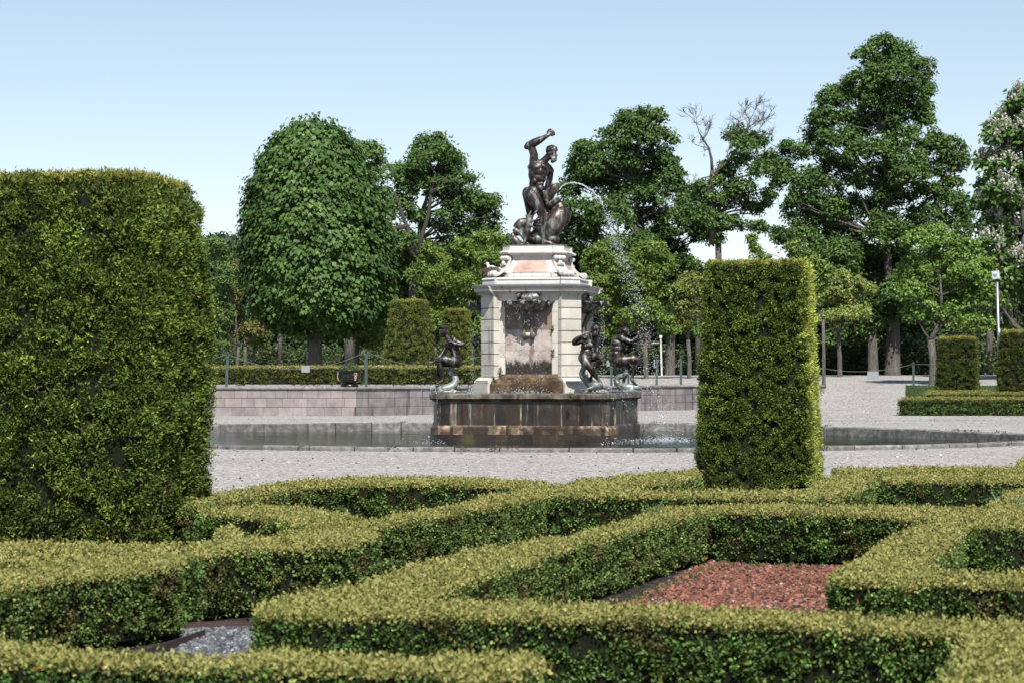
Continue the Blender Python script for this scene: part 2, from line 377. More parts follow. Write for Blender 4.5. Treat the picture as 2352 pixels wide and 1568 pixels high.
def rim():
    root = empty('pond_rim', (.7, 48, 0)); tag(root, 'low grey granite rim of separate curved stones around the fountain pond', 'stone rim')
    mb = MB(); c = pond; n = len(c); o1 = c; o2 = offs(c, .34)
    # resample to stones ~1.05 m
    L = [0]
    for i in range(n): L.append(L[-1]+math.dist(c[i], c[(i+1) % n]))
    tot = L[-1]; k = int(tot/1.05)
    def at(poly, s):
        s %= tot; i = int(np.searchsorted(L, s, 'right'))-1; i = min(i, n-1); t = (s-L[i])/max(L[i+1]-L[i], 1e-6)
        a, b = poly[i], poly[(i+1) % n]; return (a[0]+(b[0]-a[0])*t, a[1]+(b[1]-a[1])*t)
    s = 0.0
    while s < tot-.3:
        ln = random.uniform(.8, 1.5); e = min(s+ln, tot); g = .014; dz = random.uniform(-.012, .012); tint = random.uniform(.75, 1.15)
        secs = []
        for q in np.linspace(s+g, e-g, 4):
            a = at(o1, q); b = at(o2, q); ax, ay = a; bx, by = b; dx, dy = (bx-ax), (by-ay)
            secs.append([(ax, ay, -.5), (ax, ay, ZR-.025+dz), (ax+dx*.07, ay+dy*.07, ZR+dz), (ax+dx*.94, ay+dy*.94, ZR+dz), (bx, by, ZR-.03+dz), (bx, by, -.5)])
        mb.loft(secs, (tint,)*3); s = e
    o = mb.build('rim_stones', RIMM, root); o.location = (-.7, -48, 0)
    # moss and weeds growing in the joints
    B = []; 
    for _ in range(46):
        q = random.uniform(0, tot); a = at(offs(c, .3), q)
        for _k in range(60): B.append((a[0]+random.gauss(0, .09), a[1]+random.gauss(0, .05), random.uniform(.0, .11)))
    B = np.array(B); U = nrm(rng.normal(size=B.shape)+[0, 0, 1.2]); n2 = len(B)
    m = quads('moss', leafquads(B, U, rng.uniform(.03, .07, n2), rng.uniform(.015, .03, n2)), pal([(.09, .10, .025), (.16, .14, .04), (.07, .06, .03)], [3, 2, 2], n2), LEAFD, root)
    m.location = (-.7, -48, 0); m['kind'] = 'stuff'
rim()
# retaining wall of sandstone blocks
def wall():
    root = empty('retaining_wall', (1.5, 90, 0)); tag(root, 'long pinkish grey sandstone block wall behind the pond holding up the terrace', 'wall')
    def seg(i, mat):
        (x0, y0), (x1, y1) = WL[i], WL[i+1]
        if i == 0: x0, y0 = -32, wallY(-32)
        ln = math.hypot(x1-x0, y1-y0); ang = math.atan2(y1-y0, x1-x0); mb = MB(); H = [(-.1, .325), (.325, .655), (.655, .985)]
        for r, (z0, z1) in enumerate(H):
            s = -random.uniform(0, .3)
            while s < ln:
                w = random.uniform(.42, .68); a = max(s, 0)+.006; b = min(s+w, ln)-.004; s += w
                if b-a < .05: continue
                c = (a+b)/2; t = random.uniform(.84, 1.1); tint = (t*random.uniform(.97, 1.05), t, t*random.uniform(.97, 1.03))
                off = random.uniform(0, .008)+.2
                mb.box((x0+math.cos(ang)*c-math.sin(ang)*(off), y0+math.sin(ang)*c+math.cos(ang)*(off), (z0+z1)/2), (b-a, .4, z1-z0-.012), ang, tint, bev=.006)
        o = mb.build('wall_blocks', mat, root); o.location = (-1.5, -90, 0)
        mb = MB(); mb.box((x0+math.cos(ang)*ln/2-math.sin(ang)*.24, y0+math.sin(ang)*ln/2+math.cos(ang)*.24, .44), (ln-.01, .4, .95), ang, (.12, .1, .1))
        s = 0
        while s < ln-.01:
            w = min(random.uniform(.9, 1.5), ln-s); c = s+w/2
            mb.box((x0+math.cos(ang)*c-math.sin(ang)*.17, y0+math.sin(ang)*c+math.cos(ang)*.17, 1.024), (w-.008, .46, .078), ang, (random.uniform(.8, 1.2),)*3, bev=.01); s += w
        o = mb.build('coping', COPING, root); o.location = (-1.5, -90, 0)
    for i in range(5): seg(i, WALLM if i in (0, ) else WALLS)
wall()

# ------------------------------------------------------------ hedges
def inpoly(x, y, poly):
    c = np.zeros(len(x), bool); n = len(poly)
    for i in range(n):
        x1, y1 = poly[i-1]; x2, y2 = poly[i]
        c ^= ((y1 > y) != (y2 > y)) & (x < (x2-x1)*(y-y1)/((y2-y1)+1e-12)+x1)
    return c
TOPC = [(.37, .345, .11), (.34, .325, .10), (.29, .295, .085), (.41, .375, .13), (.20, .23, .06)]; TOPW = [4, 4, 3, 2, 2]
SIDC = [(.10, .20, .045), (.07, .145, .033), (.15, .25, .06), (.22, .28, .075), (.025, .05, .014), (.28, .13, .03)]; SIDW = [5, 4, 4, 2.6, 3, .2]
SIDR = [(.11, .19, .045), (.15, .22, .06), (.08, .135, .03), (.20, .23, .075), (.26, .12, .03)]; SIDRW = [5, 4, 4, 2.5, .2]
def tufts(C, Nn, k, spread, h, L, Wd, out, cols, ws, var=.2):
    """k leaves around each tuft centre C pointing out along Nn"""
    n = len(C); idx = np.repeat(np.arange(n), k); hh = rng.uniform(-.4, 1, n)[idx]*h
    B = C[idx]+rng.normal(size=(n*k, 3))*spread+Nn[idx]*hh[:, None]
    U = nrm(Nn[idx]*out+rng.normal(size=(n*k, 3)))
    tint = (1+rng.normal(size=n)*var)[idx]
    c = np.clip(pal(cols, ws, n, .1)[idx]*.78+pal(cols, ws, n*k, .08)*.22, 0, 1)*tint[:, None]
    return leafquads(B, U, L*rng.uniform(.7, 1.3, n*k), Wd*rng.uniform(.7, 1.3, n*k)), np.clip(c, .004, .9)
HB = .43
def hedge_world(name, label, poly, z0, z1, size, cover=1.6, cols=None, topc=None, group='clipped box hedges of the parterre', cat='hedge', sidedark=1.0):
    if area(poly) < 0: poly = poly[::-1]
    poly = offs(poly, -.035)
    cx = sum(p[0] for p in poly)/len(poly); cy = min(p[1] for p in poly)
    root = empty(name, (cx, cy, z0)); tag(root, label, cat, group)
    ins = offs(poly, -.035)
    vs = [(x-cx, y-cy, .05) for x, y in ins]+[(x-cx, y-cy, z1-z0-.025) for x, y in ins]; n = len(ins)
    fs = [tuple(range(n, 2*n))]+[(i, (i+1) % n, (i+1) % n+n, i+n) for i in range(n)]
    MB().add(vs, fs).build('branches', CORE, root)
    a = abs(area(poly)); Ls = size*.86; Wl = size*.56; la = Ls*Wl*.5; k = 6
    nt_ = int(a*cover*1.3/la/k); xs = np.array([p[0] for p in poly]); ys = np.array([p[1] for p in poly])
    X = rng.uniform(xs.min(), xs.max(), nt_*6); Y = rng.uniform(ys.min(), ys.max(), nt_*6); m = inpoly(X, Y, poly); X = X[m]; Y = Y[m]
    nn = int((xs.max()-xs.min())*(ys.max()-ys.min())); frac = m.mean(); nt_ = min(nt_, len(X)); X = X[:nt_]; Y = Y[:nt_]
    C = np.stack([X, Y, np.full(len(X), z1-.010)+lumps(X, Y, 0*X, 2.3, 1)*.010+lumps(X, Y, 0*X, 1.0, 8)*.010+lumps(X, Y, 0*X, 9, 2)*.008], 1)
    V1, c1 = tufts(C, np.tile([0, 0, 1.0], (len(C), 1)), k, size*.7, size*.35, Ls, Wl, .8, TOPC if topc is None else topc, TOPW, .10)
    # old growth showing between the new shoots, in patches
    patch = lumps(C[:, 0], C[:, 1], 0*X, 3.1, 5); pm = np.repeat(1-.22*np.clip(patch, 0, 1), k); c1 = c1*pm[:, None]
    Vs = [V1]; Cs = [c1]
    for i in range(len(poly)):
        p0 = np.array(poly[i]); p1 = np.array(poly[(i+1) % len(poly)]); e = p1-p0; ln = np.hypot(*e)
        if ln < .01: continue
        nr = np.array([e[1], -e[0]])/ln
        mid = (p0+p1)/2; away = np.dot(nr, -mid/np.hypot(*mid))      # faces turned away from the open side are thinner planted
        cv = cover if away > -.15 else cover*.35
        q = int(ln*(z1-z0)*cv*1.25/la/k)
        if q < 1: continue
        t = rng.uniform(0, 1, q); zz = z0+.035+(z1-z0-.035-.012)*rng.uniform(0, 1, q)**.9
        g_ = max(1, q//6); sup = rng.integers(0, g_, q); t = np.clip(t[:g_][sup]+rng.normal(size=q)*.017/ln, 0, 1); zz = np.clip(zz[:g_][sup]+rng.normal(size=q)*.016, z0+.02, z1-.010); sdis = (rng.normal(size=g_)*.016)[sup]; stint = np.exp(rng.normal(size=g_)*.34)[sup]
        x = p0[0]+e[0]*t; y = p0[1]+e[1]*t
        dis = lumps(x, y, zz, 3.0, 3)*.018+lumps(x, y, zz, 11, 4)*.012-.03+rng.normal(size=q)*.014-.03*np.clip(1-(zz-z0)/.12, 0, 1)
        dis -= .02*np.clip((zz-(z1-.05))/.05, 0, 1)
        C = np.stack([x+nr[0]*dis, y+nr[1]*dis, zz], 1)
        N3 = np.tile([nr[0], nr[1], .45], (q, 1))
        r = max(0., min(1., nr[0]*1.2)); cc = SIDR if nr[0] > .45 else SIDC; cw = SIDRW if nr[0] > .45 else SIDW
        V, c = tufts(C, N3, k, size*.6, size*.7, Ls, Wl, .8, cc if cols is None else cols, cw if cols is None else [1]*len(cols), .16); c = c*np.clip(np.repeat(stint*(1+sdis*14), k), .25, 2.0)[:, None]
        dead = np.repeat(np.clip((lumps(x, y, zz*1.5, 3.7, 12)-.42)*3.5, 0, .75), k)[:, None]; c = c*(1-dead)+np.array([.13, .095, .04])*dead*rng.uniform(.5, 1.4, (len(c), 1))
        # yellowish young shoots also along the upper edge
        top = np.repeat(np.clip((zz-(z1-.03))/.03, 0, 1)*rng.uniform(.0, .6, q), k)[:, None]
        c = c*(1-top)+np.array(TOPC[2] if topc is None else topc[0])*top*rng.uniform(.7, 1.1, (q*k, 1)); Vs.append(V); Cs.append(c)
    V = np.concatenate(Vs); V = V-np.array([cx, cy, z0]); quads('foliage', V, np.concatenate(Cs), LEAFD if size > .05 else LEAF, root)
    # bare stems at the foot
    mb = MB(); per = [(poly[i], poly[(i+1) % len(poly)]) for i in range(len(poly))]
    for (a_, b_) in per:
        ln = math.dist(a_, b_); kk = int(ln*2.2)
        e = (b_[0]-a_[0], b_[1]-a_[1])
        for _ in range(kk):
            t = random.random(); x = a_[0]+e[0]*t-cx; y = a_[1]+e[1]*t-cy; nx, ny = -e[1]/ln, e[0]/ln
            mb.tube([(x+nx*.06, y+ny*.06, 0), (x+nx*.03+random.gauss(0, .02), y+ny*.03, .08), (x+random.gauss(0, .04), y+random.gauss(0, .02), random.uniform(.12, .26))], [.006, .005, .002], 4, (.9, .85, .8))
    mb.build('stems', BARK, root)['kind'] = 'stuff'
    return root
def hedge(label, px, size=.024, cover=1.5):
    hedge_world('box_hedge', label, [G(x, y, HB)[:2] for x, y in px], 0.0, HB, size, cover)
soil = sheet('planting_soil', [(-9, 6.5), (9, 6.5), (9.5, 26.2), (7.5, 27.0), (3.6, 28.6), (1.0, 26.6), (-1.0, 26.4), (-2.5, 25.6), (-9, 24)], .004, SOIL)
hedge('foreground box hedge in front of the red gravel bed, turning at the bottom right corner', [(860, 1404), (981, 1386), (1200, 1381), (1515, 1392), (1749, 1407), (1913, 1414), (2187, 1428), (2352, 1436), (2500, 1445), (2500, 1650), (2115, 1650), (2143, 1567), (2169, 1509), (2212, 1469), (2114, 1458), (1931, 1447), (1712, 1439), (1493, 1428), (1259, 1423), (1000, 1422), (700, 1424), (620, 1420)], .024, 1.7)
hedge('long diagonal box hedge from the grey gravel bed to the red gravel bed', [(571, 1395), (598, 1381), (649, 1375), (718, 1364), (804, 1354), (886, 1323), (930, 1303), (1076, 1268), (1223, 1242), (1296, 1233), (1369, 1213), (1435, 1200), (1497, 1169), (1608, 1163), (1632, 1176), (1497, 1209), (1376, 1242), (1296, 1264), (1215, 1294), (1076, 1345), (981, 1385), (860, 1404), (700, 1421), (574, 1412)], .024, 1.6)
hedge('nearest box hedge along the bottom left edge, below the grey gravel bed', [(-180, 1460), (0, 1477), (137, 1491), (342, 1501), (478, 1512), (615, 1501), (746, 1506), (838, 1518), (930, 1518), (1058, 1503), (1200, 1503), (1259, 1508), (1268, 1530), (1256, 1548), (1100, 1562), (930, 1550), (804, 1546), (410, 1539), (205, 1534), (0, 1524), (-180, 1518)], .025, 1.7)
hedge('thick box hedge at the left edge whose corner overhangs the grey gravel bed', [(-180, 1350), (0, 1312), (85, 1303), (200, 1292), (340, 1283), (427, 1290), (430, 1304), (308, 1320), (188, 1330), (85, 1344), (0, 1364), (-180, 1405)], .024, 1.6)
hedge('thin box hedge just behind the thick hedge at the left edge', [(-180, 1283), (0, 1281), (200, 1278), (400, 1273), (427, 1278), (427, 1290), (300, 1290), (140, 1296), (0, 1298), (-180, 1300)], .027, 1.3)
hedge('low box hedge directly in front of the foot of the left topiary', [(-180, 1250), (0, 1252), (200, 1250), (430, 1251), (430, 1268), (200, 1272), (0, 1273), (-180, 1273)], .027, 1.3)
hedge('box hedge right of the left topiary foot, behind the grey gravel bed', [(420, 1253), (500, 1246), (581, 1236), (684, 1224), (804, 1221), (870, 1222), (880, 1233), (804, 1254), (684, 1262), (512, 1272), (427, 1290), (420, 1275)], .025, 1.5)
hedge('box hedge curving diagonally up from the left topiary towards the middle of the garden', [(640, 1197), (790, 1197), (864, 1195), (930, 1182), (1017, 1172), (1120, 1140), (1197, 1128), (1222, 1117), (1260, 1120), (1270, 1136), (1252, 1143), (1149, 1163), (1076, 1176), (930, 1204), (864, 1212), (746, 1215), (640, 1209)], .027, 1.4)
hedge('short tongue of box hedge sticking out behind the right edge of the left topiary', [(450, 1172), (600, 1166), (690, 1168), (760, 1178), (840, 1193), (800, 1199), (690, 1198), (620, 1193), (450, 1181)], .027, 1.3)
hedge('small round box bush beside the left topiary foot', [(490, 1222), (515, 1215), (540, 1214), (562, 1222), (560, 1236), (520, 1239), (490, 1234)], .027, 1.3)
hedge('far box hedge with a bulging top along the gravel, right of the left topiary', [(420, 1145), (478, 1135), (581, 1123), (684, 1107), (804, 1100), (1003, 1101), (1113, 1103), (1259, 1112), (1275, 1118), (1240, 1123), (1113, 1117), (1003, 1114), (805, 1114), (700, 1123), (600, 1141), (478, 1158), (420, 1165)], .03, 1.35)
hedge('low box hedge running left to right just in front of the right topiary', [(1222, 1117), (1369, 1120), (1493, 1130), (1595, 1132), (1785, 1132), (1840, 1132), (1850, 1146), (1785, 1148), (1608, 1144), (1479, 1141), (1262, 1141)], .03, 1.3)
hedge('slanting box hedge at the right foot of the right topiary', [(1830, 1134), (1867, 1118), (1895, 1100), (1931, 1094), (2010, 1092), (2019, 1103), (1985, 1125), (1931, 1142), (1850, 1149), (1785, 1148)], .03, 1.3)
hedge('farthest thin box hedge at the right, along the gravel', [(1905, 1079), (2100, 1077), (2352, 1077), (2500, 1077), (2500, 1086), (2100, 1087), (1920, 1089)], .03, 1.2)
hedge('broad dark sided box hedge at the right, second from the gravel', [(2019, 1095), (2352, 1095), (2500, 1094), (2500, 1107), (2352, 1107), (2100, 1107), (2022, 1107)], .03, 1.3)
hedge('wedge of box hedge left of the right topiary, on the edge of the gravel', [(1308, 1108), (1442, 1094), (1610, 1083), (1610, 1098), (1500, 1113), (1424, 1121), (1318, 1120)], .03, 1.3)
hedge('long box hedge forming the back edge of the red gravel bed', [(1600, 1163), (1858, 1165), (2004, 1168), (2260, 1173), (2500, 1176), (2500, 1192), (2352, 1194), (2227, 1200), (2114, 1198), (2041, 1189), (1822, 1180), (1632, 1177)], .027, 1.45)
hedge('wide topped box hedge at the right edge of the picture, behind the long hedge', [(2250, 1176), (2270, 1160), (2307, 1131), (2352, 1126), (2500, 1118), (2500, 1180), (2300, 1182)], .027, 1.4)
hedge('wide diagonal box hedge forming the right edge of the red gravel bed', [(1895, 1326), (1931, 1301), (1986, 1279), (2022, 1246), (2077, 1220), (2121, 1204), (2227, 1206), (2224, 1216), (2190, 1255), (2169, 1275), (2135, 1310), (2070, 1345), (1950, 1340), (1898, 1336)], .025, 1.6)
hedge('box hedge with bare stems low down, at the right edge beside the red gravel bed', [(2100, 1319), (2352, 1317), (2500, 1319), (2500, 1357), (2352, 1352), (2200, 1346), (2050, 1346)], .025, 1.5)
hedge('narrow box hedge with a tall dark face, at the right edge behind the red bed', [(2220, 1204), (2352, 1200), (2500, 1198), (2500, 1214), (2352, 1213), (2222, 1215)], .027, 1.4)
hedge('end of a box hedge peeping in at the right edge beside the gravel', [(2333, 1062), (2352, 1055), (2500, 1050), (2500, 1075), (2340, 1077)], .03, 1.2)
# beds
CHIP = m_plain('loose chippings', (1, 1, 1), .9, attr=True, nz=.1, spec=.2)
def bed(name, px, z, mat, nch, cols, w, s0, s1):
    poly = [G(x, y, 0)[:2] for x, y in px]
    if area(poly) < 0: poly = poly[::-1]
    o = sheet(name, poly, z, mat)
    xs = [p[0] for p in poly]; ys = [p[1] for p in poly]
    X = rng.uniform(min(xs), max(xs), nch); Y = rng.uniform(min(ys), max(ys), nch); m = inpoly(X, Y, poly); X = X[m]; Y = Y[m]; n = len(X)
    C = np.stack([X, Y, np.full(n, z)], 1); c = pal(cols, w, n, .25); Vs = []; Cs = []
    s = rng.uniform(s0, s1, n)[:, None]
    ax = nrm(rng.normal(size=(n, 3))); bx = nrm(np.cross(ax, rng.normal(size=(n, 3)))); cxx = np.cross(ax, bx)
    corners = []
    for sx in (-1, 1):
        for sy in (-1, 1):
            for sz in (-1, 1): corners.append(C+ax*s*sx*.5+bx*s*sy*.35+cxx*s*sz*.25+np.array([0, 0, .004]))
    for f in ((0, 1, 3, 2), (4, 6, 7, 5), (0, 4, 5, 1), (2, 3, 7, 6), (0, 2, 6, 4), (1, 5, 7, 3)):
        Vs.append(np.stack([corners[i] for i in f], 1)); Cs.append(c)
    q = quads(name.replace('bed', 'chips'), np.concatenate(Vs), np.concatenate(Cs), CHIP); q['kind'] = 'stuff'; q['label'] = {'red_gravel_bed': 'loose red lava chippings', 'grey_gravel_bed': 'loose grey stone chippings'}[name]+' covering the bed'; q['category'] = 'chippings'
bed('red_gravel_bed', [(1640, 1290), (1700, 1300), (1890, 1304), (1960, 1300), (2010, 1330), (1990, 1450), (1950, 1560), (1400, 1560), (1270, 1440), (1445, 1386), (1530, 1342), (1605, 1303)], .012, REDG, 24000, [(.22, .092, .062), (.17, .072, .048), (.26, .13, .095), (.06, .038, .03), (.25, .24, .23)], [5, 4, 2, 3, .3], .008, .042)
bed('grey_gravel_bed', [(395, 1452), (575, 1437), (700, 1450), (760, 1560), (700, 1640), (340, 1640), (350, 1530), (430, 1480)], .012, GREYG, 9000, [(.11, .12, .135), (.07, .08, .09), (.19, .195, .205), (.38, .38, .37)], [4, 4, 3, .5], .012, .03)
def edging():
    def strip(px, label):
        mb = MB()
        pts = [G(x, y, 0) for x, y in px]
        for a, b in zip(pts[:-1], pts[1:]):
            ln = math.dist(a[:2], b[:2]); ang = math.atan2(b[1]-a[1], b[0]-a[0])
            mb.box(((a[0]+b[0])/2, (a[1]+b[1])/2, .03), (ln+.004, .008, .055), ang)
        o = mb.build('steel_edging', RUST); tag(o, label, 'edging')
    strip([(395, 1452), (470, 1448), (575, 1446), (640, 1450)], 'rusty steel strip along the back of the grey gravel bed'); strip([(340, 1512), (400, 1492), (455, 1472), (470, 1467)], 'slanting rusty steel strip along the left side of the grey gravel bed')
edging()
# weeds along the red bed
def weeds():
    B = []
    for _ in range(90):
        x, y = random.choice([(1640+random.uniform(0, 250), 1302+random.uniform(-6, 4)), (1640-random.uniform(0, 190), None)])
        if y is None: y = 1306+(1640-x)*.40+random.uniform(-6, 6)
        p = G(x, y, .01)
        for _k in range(16): B.append((p[0]+random.gauss(0, .025), p[1]+random.gauss(0, .025), .01))
    B = np.array(B); n = len(B); U = nrm(rng.normal(size=B.shape)*.8+[0, 0, .9])
    o = quads('weeds', leafquads(B, U, rng.uniform(.015, .05, n), rng.uniform(.008, .018, n)), pal([(.09, .15, .05), (.13, .17, .07), (.05, .09, .03)], [2, 2, 1], n), LEAF)
    tag(o, 'small green weeds sprouting along the back and left edges of the red gravel bed', 'weeds', kind='stuff')
weeds()
def litter():
    n = 2600; X = rng.uniform(-9, 15, n); Y = rng.uniform(26, 100, n)**1.0; m = ~inpoly(X, Y, offs(pond, .5)); X, Y = X[m], Y[m]; Z = np.array([tz(a, b) if b > 77 else 0. for a, b in zip(X, Y)])+.012
    B = np.stack([X, Y, Z], 1); n = len(B); s = rng.uniform(.02, .06, n)
    o = quads('litter', leafquads(B, nrm(rng.normal(size=B.shape)*[1, 1, .25]), s, s*.7), pal([(.12, .085, .045), (.05, .045, .035), (.62, .6, .56), (.14, .17, .05)], [3, 3, 2, 1], n), CHIP)
    tag(o, 'fallen leaves and loose pebbles scattered over the pale gravel', 'litter', kind='stuff')
def daffodil(px, py, z, label):
    x, y, _ = G(px, py, HB); n = 14; B = np.tile([x, y, z-.1], (n, 1))+rng.normal(size=(n, 3))*[.03, .03, 0]
    U = nrm(rng.normal(size=B.shape)*[.35, .35, 0]+[0, 0, 1]); o = quads('leafy_sprout', leafquads(B, U, rng.uniform(.18, .3, n), rng.uniform(.015, .025, n)), pal([(.08, .15, .07), (.11, .19, .09)], [1, 1], n), LEAF)
    tag(o, label, 'weed')
litter()
daffodil(1500, 1185, HB, 'tuft of upright bluish leaves growing through the long diagonal hedge')
daffodil(2320, 1160, HB, 'tuft of upright bluish leaves growing out of the wide hedge at the right edge')

# ------------------------------------------------------------ topiaries
def topiary(label, cx, cy, z0, H, wb, wt, rz, size, cover, cols, ws, rsidecols=None, round_top=.12, group='trapezoid yew topiaries', lump=.03, prof=None, clump=.022):
    root = empty('topiary', (cx, cy, z0), rz); tag(root, label, 'topiary', group)
    def half(z):
        t = np.clip(z/H, 0, 1); w = wb+(wt-wb)*t
        if prof is not None: w = wb*np.interp(t, prof[0], prof[1])
        rt = np.clip((z-(H-round_top))/round_top, 0, 1); return (w-(1-np.sqrt(np.maximum(1-rt**2, 0)))*round_top*1.0*2)/2
    mb = MB(); rings = []
    for z in (.02, H*.3, H*.6, H-round_top, H-round_top*.3, H-.06):
        h = float(half(z))-.06; rings.append([(-h, -h, z), (h, -h, z), (h, h, z), (-h, h, z)])
    mb.loft(rings); mb.build('branches', CORE, root)
    la = size*size*.33*.5; k = 8; Vs = []; Cs = []
    for s in range(5):
        if s < 4:
            A = H*(wb+wt)/2; q = int(A*cover/la/k*(1 if s in (0, 1, 3) else .5)); z = H*rng.uniform(0, 1, q)**.95; h = half(z)
            u = rng.uniform(-1, 1, q); r = .07
            g_ = max(1, q//9); sup = rng.integers(0, g_, q); z = np.clip(z[:g_][sup]+rng.normal(size=q)*clump*.75, 0.01, H); h = half(z); u = np.clip(u[:g_][sup]+rng.normal(size=q)*clump/h, -1, 1); sd = (rng.normal(size=g_)*clump*.42)[sup]; st_ = np.exp(rng.normal(size=g_)*(.27 if size < .06 else .10))[sup]
            # rounded vertical corners
            n0 = np.zeros((q, 3)); corner = np.clip((np.abs(u)*h-(h-r))/r, 0, 1)
            x = u*h; y = -h+r*(1-np.sqrt(1-np.clip(corner, 0, 1)**2*.98))
            n0[:, 1] = -1; n0[:, 0] = np.sign(u)*corner**2*1.0; n0[:, 2] = (wb-wt)/H/2+np.clip((z-(H-round_top))/round_top, 0, 1)
            C = np.stack([x, y, z], 1)
        else:
            q = int((wt-round_top)**2*cover/la/k); h = wt/2-round_top*.5; C = np.stack([rng.uniform(-h, h, q), rng.uniform(-h, h, q), np.full(q, H)], 1); n0 = np.tile([0, 0, 1.0], (q, 1)); sd = np.zeros(q); st_ = np.ones(q)
        if s < 4:
            a = s*math.pi/2; ca, sa = math.cos(a), math.sin(a); Rm = np.array([[ca, -sa, 0], [sa, ca, 0], [0, 0, 1]]); C = C@Rm.T; n0 = n0@Rm.T
        n0 = nrm(n0); C = C+n0*(rng.normal(size=len(C))*size*.2-.02+np.clip(sd, -.06, .03))[:, None]+n0*(lumps(C[:, 0]+cx, C[:, 1], C[:, 2], 2.2, 6)*lump+lumps(C[:, 0], C[:, 1]+cy, C[:, 2], 7, 7)*lump*.7)[:, None]
        cc, cw = (cols, ws)
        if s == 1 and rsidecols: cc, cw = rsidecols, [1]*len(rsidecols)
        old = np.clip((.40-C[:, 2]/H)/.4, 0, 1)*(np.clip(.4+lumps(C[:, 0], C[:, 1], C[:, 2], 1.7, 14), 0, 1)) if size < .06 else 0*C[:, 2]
        if s == 4: cc, cw = [(.30, .31, .07), (.22, .25, .05), (.36, .34, .10)], [1, 1, 1]
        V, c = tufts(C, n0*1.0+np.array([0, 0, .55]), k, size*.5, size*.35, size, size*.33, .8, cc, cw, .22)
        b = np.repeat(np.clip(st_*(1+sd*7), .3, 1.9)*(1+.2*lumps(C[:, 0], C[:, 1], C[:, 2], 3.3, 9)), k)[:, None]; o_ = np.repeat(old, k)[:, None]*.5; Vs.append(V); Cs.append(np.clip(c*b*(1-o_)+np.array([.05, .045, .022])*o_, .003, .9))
    # stray shoots on top
    ns = 45; h = wt/2-.05; B = np.stack([rng.uniform(-h, h, ns), rng.uniform(-h, h, ns), np.full(ns, H-.02)], 1); kk = 14
    B2 = np.repeat(B, kk, 0); lean = np.repeat(rng.normal(size=(ns, 3))*.25+[0, 0, 1], kk, 0); tt = rng.uniform(0, 1, len(B2))[:, None]; hh = np.repeat(rng.uniform(.03, .11 if lump > .021 else .04, ns), kk)[:, None]
    B2 = B2+lean*tt*hh; V = leafquads(B2, nrm(lean+rng.normal(size=B2.shape)*.5), np.full(len(B2), size*.8), np.full(len(B2), size*.22)); Vs.append(V); Cs.append(pal(cols, ws, len(B2), .2))
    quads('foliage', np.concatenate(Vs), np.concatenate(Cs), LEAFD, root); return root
TC = [(.115, .175, .03), (.075, .125, .024), (.18, .24, .04), (.03, .056, .013), (.26, .31, .06), (.15, .11, .07)]; TW = [4, 4, 3.2, 2.6, 1.5, .35]
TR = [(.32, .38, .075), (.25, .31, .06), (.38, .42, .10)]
topiary('huge dark green topiary with a rounded shaggy top filling the left edge', -3.78, 20.6, 0, 3.25, 1.82, 1.72, R(-12), .037, 2.5, TC, TW, None, .20, lump=.021, prof=([0, .2, .42, .6, .76, .87, 1], [.95, .985, 1, .99, .96, .925, .88]), clump=.045)
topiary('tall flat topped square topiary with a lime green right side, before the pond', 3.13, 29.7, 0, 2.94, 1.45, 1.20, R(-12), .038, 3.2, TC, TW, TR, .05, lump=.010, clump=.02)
FC = [(.20, .24, .05), (.15, .19, .04), (.26, .29, .07), (.085, .115, .028)]; FW = [3, 3, 2, 2]
fx = lambda px, d: (px-CX)/F*d
topiary('tapered topiary behind the terrace hedge beside the big round tree', fx(941, 104), 104, 1.05, 3.65, 2.12, 1.34, R(-12), .075, 2.8, FC, FW, [(.14, .16, .04), (.11, .13, .03)], .06, lump=.015)
topiary('smaller tapered topiary just left of the stone pedestal', fx(1049, 112), 112, 1.1, 3.42, 1.30, 1.02, R(-12), .075, 2.8, FC, FW, None, .06, lump=.015)
topiary('dark topiary behind the low hedge at right, left one of the pair', fx(2199, 98.2), 98.2, .55, 2.44, 1.68, 1.42, R(-14), .07, 2.4, [(.11, .13, .03), (.07, .10, .022), (.15, .16, .04)], [3, 3, 1], None, .06, lump=.03)
topiary('dark topiary cut off by the right edge, right one of the pair', fx(2345, 93.8), 93.8, .42, 2.76, 1.75, 1.52, R(-14), .07, 2.4, [(.11, .13, .03), (.07, .10, .022), (.15, .16, .04)], [3, 3, 1], None, .14, lump=.03)
# terrace hedge and right-hand low hedges, lawn
hedge_world('terrace_hedge', 'long straight clipped hedge on the terrace behind the sandstone wall', [(-24, 93.6), (-1.15, 93.9), (-1.2, 94.8), (-24, 94.6)], 1.07, 1.775, .06, 1.6, [(.15, .18, .045), (.11, .14, .035), (.20, .22, .06), (.07, .09, .02)], group='hedges beyond the pond')
FT = [(.36, .33, .10), (.30, .29, .08), (.24, .25, .06), (.40, .36, .12), (.2, .2, .05)]
hedge_world('low_hedge', 'low hedge along the gravel at right in front of the pair of dark topiaries', [(13.4, 82.0), (26, 81.6), (26, 82.5), (14.0, 82.9)], .05, .66, .05, 1.6, topc=FT, group='hedges beyond the pond')
hedge_world('low_hedge', 'low hedge at right between the first low hedge and the topiaries', [(15.2, 86.3), (26, 86.0), (26, 86.8), (15.2, 87.0)], .2, .80, .05, 1.5, topc=FT, group='hedges beyond the pond')
hedge_world('low_hedge', 'short piece of low hedge at right, at the foot of the left dark topiary', [(16.2, 91.2), (18.6, 91.2), (18.6, 92.0), (16.2, 92.0)], .32, .83, .05, 1.5, topc=FT, group='hedges beyond the pond')
